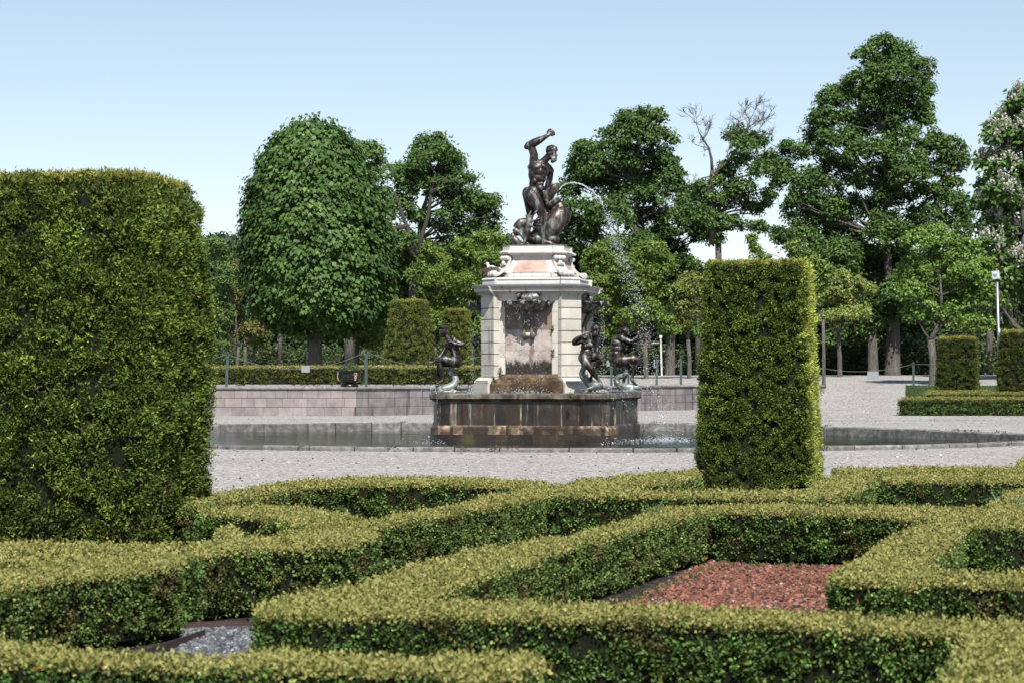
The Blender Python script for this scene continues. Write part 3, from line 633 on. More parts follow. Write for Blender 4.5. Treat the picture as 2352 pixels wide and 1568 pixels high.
def lawn():
    GR = m_plain('turf', (.05, .085, .028), .9, nz=.3, nscale=4)
    vs = []; fs = []; rows = 14
    cols_ = [0, .25, .5, .75, 1]
    for t in cols_:
        for j in range(rows):
            y = 83+(111-83)*j/(rows-1); x0 = 13.9+(18.6-13.9)*j/(rows-1)*1.0; x = x0+(28-x0)*t; vs.append((x, y, tz(x, y)+.012))
    for i in range(len(cols_)-1):
        for j in range(rows-1): a = i*rows+j; fs.append((a, a+rows, a+rows+1, a+1))
    o = MB().add(vs, fs).build('lawn', GR); o['kind'] = 'structure'
    n = 26000; Y = rng.uniform(83, 111, n); X0 = 13.9+(18.6-13.9)*(Y-83)/28; X = X0+rng.uniform(0, 1, n)**1.5*(26-X0); Z = np.interp(Y, [78, 86, 92, 98, 104, 112, 125, 132], [0, .17, .36, .55, .74, 1.0, 1.40, 1.45])
    B = np.stack([X, Y, Z], 1); q = quads('grass', leafquads(B, nrm(rng.normal(size=B.shape)*.5+[0, 0, 1]), rng.uniform(.04, .09, n), rng.uniform(.02, .03, n)), pal([(.07, .12, .035), (.05, .09, .03), (.1, .14, .05)], [2, 2, 1], n), LEAF)
    tag(q, 'short mown grass beside the gravel at right', 'grass', kind='stuff')
lawn()

# ------------------------------------------------------------ fountain
FX, FY = (1235-CX)/F*60, 60.0; FR = R(-12)
fr = empty('fountain', (FX, FY, 0), FR); tag(fr, 'pale marble fountain pedestal rising from a dark lobed basin in the pond', 'fountain')
def floc(x, y, z=0):
    c, s = math.cos(FR), math.sin(FR); return (FX+x*c-y*s, FY+x*s+y*c, z)
def lobed(off=0, c=1.75, r=.57, side=2.17, nr=10):
    pts = []
    r2 = r+off; s = side+off
    for q, (sx, sy) in enumerate(((1, -1), (1, 1), (-1, 1), (-1, -1))):
        a0 = -math.pi/2+q*math.pi/2-R(32); a1 = q*math.pi/2+R(32)
        for k in range(nr+1):
            a = a0+(a1-a0)*k/nr; pts.append((sx*c+r2*math.cos(a), sy*c+r2*math.sin(a)))
        # side between this lobe and the next: slightly bowed-in front
        m = 7
        for k in range(m):
            t = -1+2*(k+.5)/m; h = s-.035*(1-t*t)
            L = (c-.62)*t
            if q == 0: pts.append((h, L))
            if q == 1: pts.append((-L, h))
            if q == 2: pts.append((-h, -L))
            if q == 3: pts.append((L, -h))
    return pts
def ring(z, off, **k): return [(x, y, z) for x, y in lobed(off, **k)]
def panelled(name, rings, mat, lo, hi, pale=0.0):
    """one ring band whose facets carry a slab tint"""
    mb = MB(); n = len(rings[0]); vs = [p for r in rings for p in r]
    tint = 1.0
    for i in range(n):
        if i % 3 == 0 or random.random() < .2: tint = random.uniform(lo, hi); hue = random.uniform(.93, 1.07)
        j = (i+1) % n; x_, y_ = rings[0][i][:2]; tk = tint
        if pale and x_ < -1.15 and y_ < -.9 and random.random() < .6: tk = random.uniform(pale*.45, pale)
        for k in range(len(rings)-1):
            mb.add([vs[k*n+i], vs[k*n+j], vs[(k+1)*n+j], vs[(k+1)*n+i]], [(0, 1, 2, 3)], (tk*hue, tk, tk/hue))
    return mb.build(name, mat, fr)
panelled('basin_plinth', [ring(-.55, .05), ring(.055, .05), ring(.06, .03)], m_stone('wet plinth', [(.3, (.012, .009, .007)), (.55, (.035, .024, .017)), (.75, (.09, .065, .045))], 2.5, .25, moss=((.045, .055, .012), .62, 2.5)), .6, 1.5)
panelled('basin_moulding', [ring(.06, .045), ring(.225, .045), ring(.235, .03), ring(.27, -.01), ring(.285, -.02)], BMOULD, .35, 1.7)
panelled('basin_wall', [ring(.28, -.035), ring(.905, -.035)], BASINM, .5, 1.8, 5.5)
# slab joints: slim pale ribs down the basin wall
mb = MB(); lp = lobed(-.035)
for i in range(0, len(lp), 4):
    x, y = lp[i]; mb.box((x, y, .59), (.03, .03, .60), math.atan2(y, x), (random.uniform(.5, 1.5),)*3)
mb.build('basin_joints', BMOULD, fr)['kind'] = 'stuff'
mb = MB(); mb.loft([ring(.87, -.03), ring(.905, .0), ring(.925, .055), ring(.95, .075), ring(1.045, .075), ring(1.065, .06)], cap=False)
o = mb.build('basin_lip', LIPM, fr)
mb = MB(); mb.loft([ring(1.065, .065), ring(1.085, .05)], cap=False); a = ring(1.085, .05); b = [(x*.84, y*.84, 1.085) for x, y in lobed(.05)]; c = [(p[0], p[1], .9) for p in b]; mb.loft([a, b, c], cap=False)
mb.build('basin_rim', m_stone('wet slate rim', [(.3, (.05, .055, .055)), (.6, (.12, .125, .12)), (.8, (.22, .22, .2))], 5, .2), fr)
mb = MB(); mb.add([(x*.845, y*.845, 1.03) for x, y in lobed(.05)], [tuple(range(len(lobed())))]); mb.build('basin_water', WATER, fr)
# pedestal --------------------------------------------------
def octp(a, b, rec=0.0, inset=.05):
    """plan: diagonal faces at the corners, side faces set back by rec"""
    pts = []
    for q in range(4):
        ca, sa = [(1, 0), (0, 1), (-1, 0), (0, -1)][q]
        for (x, y) in ((-b, -a), (-b+inset, -a+rec), (b-inset, -a+rec), (b, -a)):
            pts.append((x*ca-y*sa, x*sa+y*ca))
    return pts
def oring(z, a, off=0, rec=0.0, b=None, inset=.05):
    A = a+off; B = (b if b is not None else a-.41)+off*.414; return [(x, y, z) for x, y in octp(A, B, rec, inset)]
mb = MB(); mb.loft([oring(.95, 1.42, 0, .0), oring(1.30, 1.42, 0, .0), oring(1.315, 1.40, 0, .0)]); mb.build('plinth', WETB, fr)
mb = MB(); mb.loft([oring(1.31, 1.40, 0, .0), oring(1.36, 1.41, 0, .02), oring(1.40, 1.375, 0, .04), oring(1.43, 1.33, 0, .05), oring(1.47, 1.28, 0, .08)]); mb.build('base_moulding', WETB, fr)
for q in range(4):   # pale corner blocks of the plinth
    mb = MB()
    M = Matrix.Rotation(q*math.pi/2+math.pi/4, 4, 'Z')
    W2 = .34
    mb.loft([[(1.2, -W2, z), (r_, -W2, z), (r_, W2, z), (1.2, W2, z)] for z, r_ in ((.96, 1.735), (1.30, 1.735), (1.305, 1.70), (1.345, 1.71), (1.40, 1.66), (1.47, 1.56))], M=M)
    mb.build('corner_plinth', MARBLE, fr)
mb = MB(); mb.loft([oring(1.46, 1.27, -.05, .10), oring(3.50, 1.27, -.05, .10)]); mb.build('pedestal_core', MARBLE, fr)
# corner pilasters in eight courses
for q in range(4):
    mb = MB(); M = Matrix.Rotation(q*math.pi/2+math.pi/4, 4, 'Z'); z = 1.475
    rr = (1.27+.86)/math.sqrt(2)
    for k in range(7):
        t = random.uniform(.9, 1.08); h = .287
        x0, x1, w = rr-.30, rr+.012, .30
        mb.loft([[(x0, -w, zz), (x1-i_, -w, zz), (x1-i_, w, zz), (x0, w, zz)] for zz, i_ in ((z+.009, .012), (z+.017, .0), (z+h-.017, .0), (z+h-.009, .012))], (t, t*.99, t*.965), M=M)
        z += h
    mb.loft([[(rr-.31, -.285, zz), (rr-.03, -.285, zz), (rr-.03, .285, zz), (rr-.31, .285, zz)] for zz in (1.475, 3.47)], (.16, .14, .12), M=M)
    mb.build('corner_pilaster', MARBLE, fr)
for q in range(4):   # niches: frame of paler slabs with a recessed tinted panel, one per side
    M = Matrix.Rotation(q*math.pi/2, 4, 'Z'); mb = MB(); yy = -(1.22-.10)
    def slab(x0, x1, z0, z1, p=.05, c=(1, 1, 1)):
        mb.loft([[(x0, yy-p, z0+.003), (x1, yy-p, z0+.003), (x1, yy+.05, z0+.003), (x0, yy+.05, z0+.003)], [(x0, yy-p, z1-.003), (x1, yy-p, z1-.003), (x1, yy+.05, z1-.003), (x0, yy+.05, z1-.003)]], c, M=M)
    zs = [1.55, 1.98, 2.33, 2.76, 3.10, 3.34]
    for z0, z1 in zip(zs[:-1], zs[1:]):
        t = random.uniform(.88, 1.05); slab(-.82, -.60, z0, z1, .05, (t, t, t*.97)); t = random.uniform(.88, 1.05); slab(.60, .82, z0, z1, .05, (t, t, t*.97))
    slab(-.82, 0, 3.34, 3.48, .055, (.98, .9, .86)); slab(0, .82, 3.34, 3.48, .055); slab(-.82, .82, 1.47, 1.55, .06, (.25, .18, .12))
    mb.build('niche_frame', MARBLE, fr)
    mb = MB()
    def pan(x0, x1, z0, z1, c):
        p = .015; mb.loft([[(x0, yy-p, z0+.004), (x1, yy-p, z0+.004), (x1, yy+.03, z0+.004), (x0, yy+.03, z0+.004)], [(x0, yy-p, z1-.004), (x1, yy-p, z1-.004), (x1, yy+.03, z1-.004), (x0, yy+.03, z1-.004)]], c, M=M)
    pan(-.595, 0, 1.55, 2.14, (1.05, .98, .94)); pan(0, .595, 1.55, 2.14, (1.0, .92, .88)); pan(-.595, -.3, 2.14, 2.66, (.9, .8, .76)); pan(-.3, .3, 2.14, 2.66, (1.05, 1, .98)); pan(.3, .595, 2.14, 2.66, (.9, .8, .78))
    pan(-.595, -.26, 2.66, 3.2, (.42, .30, .26)); pan(-.26, .26, 2.66, 3.2, (.6, .55, .5)); pan(.26, .595, 2.66, 3.2, (.55, .40, .35)); pan(-.595, .595, 3.2, 3.34, (.9, .85, .8))
    mb.build('niche_panel', PANEL, fr)
    mb = MB(); mb.add([tuple(M @ Vector(p)) for p in ((-.59, yy-.018, 1.553), (.59, yy-.018, 1.553), (.59, yy-.018, 2.3), (-.59, yy-.018, 2.3))], [(0, 1, 2, 3)])
    # damp black growth rising from the basin splash, with its own ragged shape
    mt = bpy.data.materials.get('black algae')
    if mt is None:
        mt, t, b = new_mat('black algae'); b.inputs['Base Color'].default_value = (.022, .016, .012, 1); b.inputs['Roughness'].default_value = .35
        tc = t.nodes.new('ShaderNodeTexCoord'); sp = t.nodes.new('ShaderNodeSeparateXYZ'); t.links.new(tc.outputs['Object'], sp.inputs[0])
        n = noise(t, coords(t, (1, 1, .5)), 7, 6, .75); mr = t.nodes.new('ShaderNodeMapRange'); mr.inputs[1].default_value = 1.55; mr.inputs[2].default_value = 2.3; t.links.new(sp.outputs[2], mr.inputs[0])
        ad = t.nodes.new('ShaderNodeMath'); ad.operation = 'SUBTRACT'; t.links.new(n, ad.inputs[0]); t.links.new(mr.outputs[0], ad.inputs[1])
        f = ramp(t, ad.outputs[0], [(.02, (0, 0, 0)), (.25, (1, 1, 1))]); t.links.new(f, b.inputs['Alpha'])
    mb.build('algae_stain', mt, fr)
    # consoles carrying the bronze shell
    mb = MB()
    for sx in (-.10, .10):
        path = [(sx, yy-.03, 2.42), (sx, yy-.12, 2.50), (sx, yy-.10, 2.62), (sx, yy-.09, 2.78), (sx, yy-.16, 2.95), (sx, yy-.3, 3.12), (sx, yy-.42, 3.2)]
        mb.tube([M @ Vector(p) for p in path], [.045, .065, .045, .045, .055, .06, .05], 8, (.28, .24, .2))  # marble tint darkened to paint in the shadow under the shell
    mb.loft([[M @ Vector(p) for p in ((-.16, yy-.12, 2.47), (.16, yy-.12, 2.47), (.16, yy, 2.47), (-.16, yy, 2.47))], [M @ Vector(p) for p in ((-.15, yy-.14, 2.58), (.15, yy-.14, 2.58), (.15, yy, 2.58), (-.15, yy, 2.58))]])
    mb.build('console', MARBLE, fr, True)
    # bronze scallop bowl
    mb = MB(); nseg = 28; rings = []
    for (rr, z) in ((.10, 3.08), (.32, 3.12), (.50, 3.21), (.62, 3.33), (.665, 3.375), (.65, 3.38), (.58, 3.34), (.40, 3.27), (.1, 3.24)):
        rg = []
        for k in range(nseg+1):
            a = math.pi+math.pi*k/nseg; f = 1+.035*math.cos(a*22); rg.append(M @ Vector((rr*math.cos(a)*f*1.02, yy-.04+rr*math.sin(a)*f*.98, z+.012*math.cos(a*22))))
        rings.append(rg)
    mb.loft(rings, cap=False, closed=False)
    # upright shell back with ruffled ears and beard
    pts = [(-.30, 3.36), (-.26, 3.47), (-.34, 3.585), (-.22, 3.55), (-.12, 3.575), (0, 3.60), (.12, 3.575), (.22, 3.55), (.33, 3.60), (.36, 3.52), (.28, 3.44), (.34, 3.38)]
    fr1 = [M @ Vector((x, yy-.10-.12*(1-abs(x)/.4)-(.05 if i % 2 else 0), z)) for i, (x, z) in enumerate(pts)]
    fr2 = [M @ Vector((x*.9, yy-.03, z-.03)) for x, z in pts]; mb.loft([fr1, fr2])
    for k in range(9):
        x = -.12+.03*k; mb.tube([M @ Vector((x*.8, yy-.2, 3.55)), M @ Vector((x, yy-.27, 3.47)), M @ Vector((x*1.1, yy-.25, 3.36-.03*(k % 3)))], [.02, .03, .012], 6)
    mb.ell(M @ Vector((-.12, yy-.2, 3.45)), (.05, .05, .06)); mb.ell(M @ Vector((.12, yy-.2, 3.45)), (.05, .05, .06))
    for cx_ in (-.56, -.36, 0, .36, .56):     # dripping weed hanging over the rim
        for k in range(9):
            a = math.acos(max(-1, min(1, cx_/.62))); x = cx_+random.gauss(0, .03); y = yy-.04-.63*math.sin(a)*1.0-random.uniform(0, .03); L = random.uniform(.06, .2)
            mb.tube([M @ Vector((x, y, 3.38)), M @ Vector((x+random.gauss(0, .01), y-.02, 3.38-L*.5)), M @ Vector((x+random.gauss(0, .015), y, 3.38-L))], [.014, .02, .006], 5)
    mb.build('shell_bowl', BRONZEL, fr, True)
# cornice and attic
RC = .09
mb = MB(); mb.loft([oring(3.475, 1.27, .0, RC), oring(3.52, 1.27, .02, RC), oring(3.56, 1.27, .06, RC), oring(3.60, 1.27, .13, RC), oring(3.612, 1.27, .17, RC), oring(3.62, 1.27, .18, RC), oring(3.685, 1.27, .19, RC), oring(3.70, 1.27, .22, RC), oring(3.73, 1.27, .25, RC), oring(3.742, 1.27, .25, RC)])
mb.build('cornice', MARBLE, fr)
mb = MB(); mb.loft([oring(3.742, 1.27, .265, RC), oring(3.758, 1.27, .265, RC), oring(3.80, 1.27, .0, RC)]); mb.build('cornice_flashing', SLATE, fr)
mb = MB(); mb.loft([oring(3.79, 1.26, -.005, RC), oring(3.885, 1.26, -.005, RC), oring(3.89, 1.26, -.02, RC), oring(3.90, 1.26, .0, RC), oring(3.925, 1.26, .015, RC), oring(3.95, 1.26, .0, RC), oring(3.965, 1.26, -.03, RC)])
mb.build('attic_band', MARBLEW, fr)
mb = MB(); mb.loft([oring(3.965, 1.25, -.02, RC), oring(3.975, 1.25, -.02, RC)]); mb.build('attic_flashing', SLATE, fr)
mb = MB(); mb.loft([oring(3.975, .98, .0, .04), oring(4.09, .96, .0, .04)]); mb.build('upper_base', MARBLE, fr)
prof = [(4.095, .93), (4.16, .895), (4.24, .82), (4.32, .76), (4.40, .725), (4.425, .715)]
mb = MB(); mb.loft([oring(z, a, 0, .02, b=a*.68) for z, a in prof]); mb.build('upper_body', MARBLE, fr)
for q in range(4):
    M = Matrix.Rotation(q*math.pi/2, 4, 'Z'); mb = MB(); rr = []
    for z, a in prof[:-1]: 
        w = a*.50; rr.append([M @ Vector(p) for p in ((-w, -a+.02-.012, z+.01), (w, -a+.02-.012, z+.01), (w, -a+.1, z+.01), (-w, -a+.1, z+.01))])
    mb.loft(rr); mb.build('pink_panel', PINK, fr)
mb = MB(); mb.loft([oring(4.42, .70, 0, .02, b=.5), oring(4.50, .70, 0, .02, b=.5), oring(4.53, .72, .02, .03, b=.5), oring(4.57, .74, .08, .03, b=.52), oring(4.585, .76, .12, .04, b=.54), oring(4.62, .76, .13, .04, b=.54), oring(4.64, .76, .08, .04, b=.54), oring(4.67, .76, .03, .04, b=.55), oring(4.785, .76, .03, .04, b=.55)])
mb.build('top_cap', MARBLEW, fr)
mb = MB(); mb.loft([oring(4.785, .76, .04, .04, b=.55), oring(4.80, .76, .04, .04, b=.55)]); mb.build('top_flashing', SLATE, fr)
for q in range(4):   # scroll brackets at the corners
    M = Matrix.Rotation(q*math.pi/2+math.pi/4, 4, 'Z'); mb = MB(); w = .155
    path = [(1.00, 4.47), (.985, 4.515), (.94, 4.53), (.90, 4.50), (.905, 4.42), (.93, 4.33), (.98, 4.24), (1.06, 4.155), (1.16, 4.09), (1.26, 4.03), (1.36, 3.995), (1.42, 4.02), (1.43, 4.075)]
    def strip(w0, w1, th):
        rg = []
        for i, (r_, z) in enumerate(path):
            a = np.array(path[min(i+1, len(path)-1)])-np.array(path[max(i-1, 0)]); a = a/np.hypot(*a); nx, nz = a[1]*th, -a[0]*th
            rg.append([M @ Vector(p) for p in ((r_, w0, z), (r_, w1, z), (r_+nx, w1, z+nz), (r_+nx, w0, z+nz))])
        mb.loft(rg)
    strip(-w, -w+.05, -.06); strip(w-.05, w, -.06); strip(-w+.05, w-.05, -.045)
    def roll(cr, cz, rad):
        for y0 in (-.105, 0, .105):
            m2 = M @ Matrix.Translation((cr, y0, cz)) @ Matrix.Rotation(math.pi/2, 4, 'X')
            mb.loft([[m2 @ Vector((r_*math.cos(a), r_*math.sin(a), h)) for a in [2*math.pi*k/14 for k in range(14)]] for h, r_ in ((-.062, rad*.4), (-.052, rad*.78), (-.02, rad), (.02, rad), (.052, rad*.78), (.062, rad*.4))])
    roll(1.0, 4.475, .062); roll(1.37, 4.065, .085)
    m2 = M @ Matrix.Translation((1.03, 0, 4.31)); mb.ell(M @ Vector((1.03, 0, 4.34)), (.06, .09, .07)); mb.box((0, 0, 0), (.10, .2, .03), M=m2)
    mb.build('scroll_bracket', MARBLEW, fr, False)
# gull on its nest at the left corner
def nest():
    x, y, z = floc(-1.02, -.78, 4.0); x -= .02
    root = empty('bird_nest', (x, y, z)); tag(root, 'untidy nest of dry twigs on the left corner scroll of the pedestal', 'nest')
    mb = MB()
    for _ in range(420):
        a = random.uniform(0, 6.28); r_ = abs(random.gauss(.14, .05)); h = random.uniform(.06, .2); da = random.uniform(.4, 1.3)
        p0 = Vector((r_*math.cos(a)*1.35, r_*math.sin(a), h+random.uniform(-.02, .02))); p1 = Vector((r_*math.cos(a+da)*1.35+random.gauss(0, .03), r_*math.sin(a+da), h+random.gauss(0, .025)))
        c = random.uniform(.5, 1.5); mb.tube([p0, (p0+p1)/2+Vector((0, 0, .01)), p1], .004, 3, (c, c*.95, c*.9))
    for _ in range(70):
        x0 = random.uniform(-.05, .3); p0 = Vector((x0, -.14+random.gauss(0, .03), .14)); p1 = p0+Vector((random.gauss(.04, .09), -.03, -random.uniform(.08, .2))); c = random.uniform(.5, 1.3); mb.tube([p0, (p0+p1)/2, p1], .004, 3, (c, c, c))
    mb.build('twigs', NESTM, root)
    g = empty('gull', (x+.0, y-.02, z+.17)); tag(g, 'white and grey gull sitting in the twig nest on the pedestal', 'bird')
    V = [(-.12, 0, .14), (-.10, 0, .10), (-.07, 0, .05), (0, 0, .03), (.1, 0, .02), (.2, 0, .02)]
    mb = MB(); mb.tube([(-.135, 0, .165), (-.115, 0, .175), (-.095, 0, .165), (-.085, 0, .13), (-.075, 0, .09), (-.04, 0, .055), (.03, 0, .045), (.12, 0, .04), (.22, 0, .045)], [.008, .03, .036, .036, .045, .068, .075, .045, .012], 12); mb.build('body', GULLW, g, True)
    for s in (-1, 1): mb = MB(); mb.tube([(-.07, s*.045, .07), (0, s*.06, .075), (.1, s*.045, .065), (.2, s*.02, .06)], [.03, .045, .035, .008], 10, flat=.6); mb.build('wing', GULLG, g, True)
    mb = MB(); mb.tube([(-.14, 0, .165), (-.165, 0, .16), (-.185, 0, .152)], [.009, .007, .002], 6, (1, .8, .1)); mb.build('beak', GOLD, g)
    for s in (-1, 1): mb = MB(); mb.ell((-.122, s*.031, .172), (.005, .004, .005), 6, 4); mb.build('eye', DARKP, g)
nest()
# moss tufts on the pedestal and basin
B = []
for (x, y, z, k, s) in ((-.70, -1.24, 1.58, 90, .05), (-.70, -1.24, 1.68, 60, .03), (.62, -1.19, 2.70, 60, .03), (.60, -1.19, 2.62, 50, .025), (.62, -1.19, 2.12, 60, .03), (.62, -1.19, 2.02, 40, .02), (.50, -1.19, 1.78, 40, .025), (-.86, -1.36, 1.43, 70, .035), (-.80, -1.4, 1.38, 40, .03), (1.32, -2.5, 1.05, 90, .05), (1.32, -2.5, .98, 60, .03)):
    for _ in range(k): B.append((x+random.gauss(0, s*.6), y+random.gauss(0, .012), z+random.gauss(0, s)))
B = np.array(B); n = len(B)
quads('moss', leafquads(B, nrm(rng.normal(size=B.shape)+[0, -.6, 0]), rng.uniform(.02, .045, n), rng.uniform(.01, .02, n)), pal([(.10, .15, .02), (.16, .19, .03), (.05, .08, .015)], [2, 1, 2], n), LEAF, fr)['kind'] = 'stuff'

# ------------------------------------------------------------ bronze figures: overlapping forms fused into one skin
def fuse(name, mb, mat, parent, vox=.02, it=3, fac=.5):
    me = bpy.data.meshes.new('tmp'); me.from_pydata(mb.v, [], mb.f); o = bpy.data.objects.new('tmp', me); COL.objects.link(o)
    m = o.modifiers.new('r', 'REMESH'); m.mode = 'VOXEL'; m.voxel_size = vox; m.use_smooth_shade = True
    s = o.modifiers.new('s', 'SMOOTH'); s.iterations = it; s.factor = fac
    bpy.context.view_layer.update(); dg = bpy.context.evaluated_depsgraph_get()
    m2 = bpy.data.meshes.new_from_object(o.evaluated_get(dg)); bpy.data.objects.remove(o); bpy.data.meshes.remove(me)
    m2.materials.clear(); m2.name = name
    at = m2.attributes.new('Col', 'FLOAT_COLOR', 'FACE'); a = np.ones(len(m2.polygons)*4, dtype=np.float32); at.data.foreach_set('color', a)
    m2.polygons.foreach_set('use_smooth', [True]*len(m2.polygons)); return link(name, m2, mat, parent)
class Fig:
    """forms given in pixels of an enlarged view: origin (ox, oy), metres per pixel s; y is depth in metres (away from the viewer +)"""
    def __init__(f, ox, oy, s, flip=False, g=1.15): f.g = g; f.ox = ox; f.oy = oy; f.s = s; f.mb = MB(); f.k = -1 if flip else 1
    def p(f, x, z, y=0.0): return Vector(((x-f.ox)*f.s*f.k, y, (f.oy-z)*f.s))
    def limb(f, pts, n=12):
        """pts: (x, z, depth, radius px)"""
        P_ = [f.p(a[0], a[1], a[2]) for a in pts]; Rr = [a[3]*f.s*(f.g if a[3] > 22 else 1.0) for a in pts]
        # round ends
        d0 = (P_[0]-P_[1]).normalized(); d1 = (P_[-1]-P_[-2]).normalized()
        P_ = [P_[0]+d0*Rr[0]*.9, P_[0]+d0*Rr[0]*.5]+P_+[P_[-1]+d1*Rr[-1]*.5, P_[-1]+d1*Rr[-1]*.9]; Rr = [Rr[0]*.35, Rr[0]*.85]+Rr+[Rr[-1]*.85, Rr[-1]*.35]
        # subdivide
        Q = []; S = []
        for i in range(len(P_)-1):
            for t in (0, .5): Q.append(P_[i].lerp(P_[i+1], t)); S.append(Rr[i]*(1-t)+Rr[i+1]*t)
        Q.append(P_[-1]); S.append(Rr[-1]); f.mb.tube(Q, S, n); return f
    def ball(f, x, z, y, rx, rz, ry=None, tilt=0):
        M = Matrix.Rotation(R(tilt)*f.k, 3, 'Y'); g_ = f.g if rx > 40 else 1.0; f.mb.ell(f.p(x, z, y), (rx*f.s*g_, (ry or rx)*f.s*g_, rz*f.s*(1+(g_-1)*.5)), 14, 10, M=M.to_4x4()); return f
    def curls(f, x, z, y, rx, rz, n, r0, arc=None, ry=None):
        for _ in range(n):
            v = Vector([random.gauss(0, 1) for _ in range(3)]).normalized()
            if arc and not arc(v): continue
            f.ball(x+v.x*rx, z-v.z*rz, y+v.y*(ry or rx)*f.s, r0*random.uniform(.7, 1.3), r0*random.uniform(.7, 1.3))
        return f
    def hand(f, x, z, y, dx, dz, dy, L=60, spread=16, curl=.5, r=11, thumb=1):
        """palm at (x,z,y) heading (dx,dz,dy); four fingers and a thumb of unequal length"""
        d = Vector((dx, dy, dz)).normalized(); side = d.cross(Vector((0, 1, 0)))
        if side.length < .2: side = Vector((0, 0, 1))
        side.normalize(); nrml = d.cross(side)
        o = Vector((x, y/f.s, -z))
        def q(v): return (v.x, -v.z, v.y*f.s)
        pal_ = o+d*L*.3
        f.ball(*[c for c in (q(pal_)[0], q(pal_)[1], q(pal_)[2])], L*.30, L*.30, L*.2)
        for i, ln in enumerate((.62, .74, .70, .52)):
            b = o+d*L*.5+side*(i-1.5)*spread*.8; m = b+d*L*ln*.5+side*(i-1.5)*spread*.12; e = m+(d*(1-curl)-nrml*curl).normalized()*L*ln*.5
            f.limb([(*q(b), r), (*q(m), r*.9), (*q(e), r*.7)], 7)
        b = o+d*L*.15+side*thumb*-spread*1.6; m = b+(d-side*thumb*.8).normalized()*L*.35; e = m+d*L*.25
        f.limb([(*q(b), r*1.1), (*q(m), r), (*q(e), r*.8)], 7); return f
# --- warrior and dragon on top
S0 = .00214
st = empty('bronze_statue', (FX-.045, FY-.05, 4.80)); tag(st, 'bronze bearded man with one arm raised over a dragon, on top of the pedestal', 'statue')
f = Fig(515, 1490, S0, g=1.01)
# pelvis first, trunk, limbs
f.ball(478, 850, 0, 98, 85, 90).ball(412, 858, .10, 62, 80, 70).ball(452, 880, -.06, 75, 72, 60).ball(540, 850, .10, 55, 60, 60)
f.ball(520, 745, .0, 88, 85, 74).ball(535, 680, -.02, 104, 80, 82).ball(545, 600, -.02, 122, 82, 92, 10).ball(530, 545, -.02, 118, 62, 88).ball(600, 545, -.12, 52, 40, 45, 20).ball(520, 560, -.14, 58, 42, 42)
for (x, z) in ((560, 660), (600, 655), (555, 705), (590, 700), (550, 755), (585, 750)): f.ball(x, z, -.115, 26, 24, 28)
f.ball(470, 640, -.06, 48, 70, 60).ball(500, 720, -.08, 40, 50, 60).ball(560, 800, -.06, 60, 50, 60)
f.limb([(600, 490, 0, 52), (640, 445, -.02, 42), (668, 415, -.03, 42)])                  # neck
f.limb([(560, 520, .0, 66), (600, 500, .05, 50), (668, 560, .12, 48), (690, 590, .12, 44)])   # trapezius, far shoulder
f.limb([(690, 580, .12, 40), (680, 680, .20, 38), (650, 780, .26, 34), (640, 850, .26, 27), (660, 900, .22, 22)])   # far arm reaching down to the beast
f.limb([(500, 545, .02, 66), (490, 470, .0, 56), (492, 400, -.02, 50), (470, 335, -.03, 46), (440, 290, -.03, 46)])   # raised upper arm
f.limb([(405, 305, .0, 36), (430, 290, -.02, 50)])
f.limb([(455, 280, -.04, 50), (500, 258, -.07, 50), (560, 228, -.08, 42), (620, 196, -.09, 28), (655, 172, -.09, 26)])   # forearm
f.hand(655, 170, -.09, 1, .45, 0, 88, 20, .75, 13, -1)
# head: skull, face, ear, curly hair and beard
f.ball(700, 372, -.03, 62, 72, 60, -12).ball(722, 405, -.05, 44, 56, 46, -18).limb([(748, 385, -.06, 10), (766, 412, -.07, 12)]).ball(738, 372, -.08, 24, 12, 30).ball(752, 434, -.07, 14, 8, 20).ball(668, 392, -.145, 13, 20, 9)
f.curls(702, 345, -.03, 62, 52, 150, 14, lambda v: v.z > -.1 or v.x < -.2).curls(715, 450, -.06, 38, 40, 90, 13, lambda v: v.x > -.5)
# near leg
f.limb([(462, 880, -.06, 88), (505, 950, -.10, 82), (545, 1020, -.13, 70), (575, 1090, -.14, 55), (585, 1130, -.14, 50), (578, 1180, -.13, 52), (560, 1240, -.11, 57), (575, 1300, -.1, 48), (600, 1360, -.1, 34), (615, 1400, -.1, 32), (610, 1435, -.1, 36)], 14)
f.ball(592, 1118, -.18, 34, 38, 30).ball(500, 960, -.14, 70, 90, 60, -22)
f.limb([(600, 1455, -.1, 32), (650, 1450, -.12, 34), (700, 1462, -.14, 27), (735, 1470, -.15, 20)])
for i in range(5): f.limb([(705+i*2, 1468, -.19+i*.035, 12), (745-i*3, 1474, -.195+i*.036, 11-i)], 7)
# far leg, braced behind
f.limb([(430, 900, .10, 70), (440, 980, .18, 62), (450, 1080, .26, 52), (440, 1140, .28, 44), (430, 1220, .30, 40), (425, 1290, .32, 28), (430, 1330, .32, 26), (470, 1350, .28, 24)])
fuse('man', f.mb, BRONZE, st, .0125, 1, .5)
# dragon
d = Fig(515, 1490, S0)
d.limb([(500, 1390, .20, 80), (600, 1340, .12, 105), (700, 1250, .06, 122), (770, 1150, .05, 108), (805, 1060, .05, 82), (790, 1005, .05, 62), (740, 985, .05, 48)], 16)
d.limb([(840, 1060, .16, 50), (885, 1100, .22, 52), (880, 1160, .25, 44), (800, 1230, .3, 50), (700, 1330, .32, 60)])
d.limb([(740, 1050, .0, 30), (725, 1110, -.02, 32), (660, 1140, -.02, 30), (620, 1120, .0, 24)])      # coil round the shin
d.limb([(680, 1010, .06, 44), (650, 940, .05, 50), (690, 880, .0, 44), (712, 830, -.04, 40), (725, 790, -.06, 38), (748, 772, -.06, 28)])  # neck, upper jaw
d.limb([(700, 770, .02, 18), (712, 735, .02, 9)]).limb([(745, 780, -.07, 26), (776, 796, -.07, 20), (786, 818, -.07, 11)])
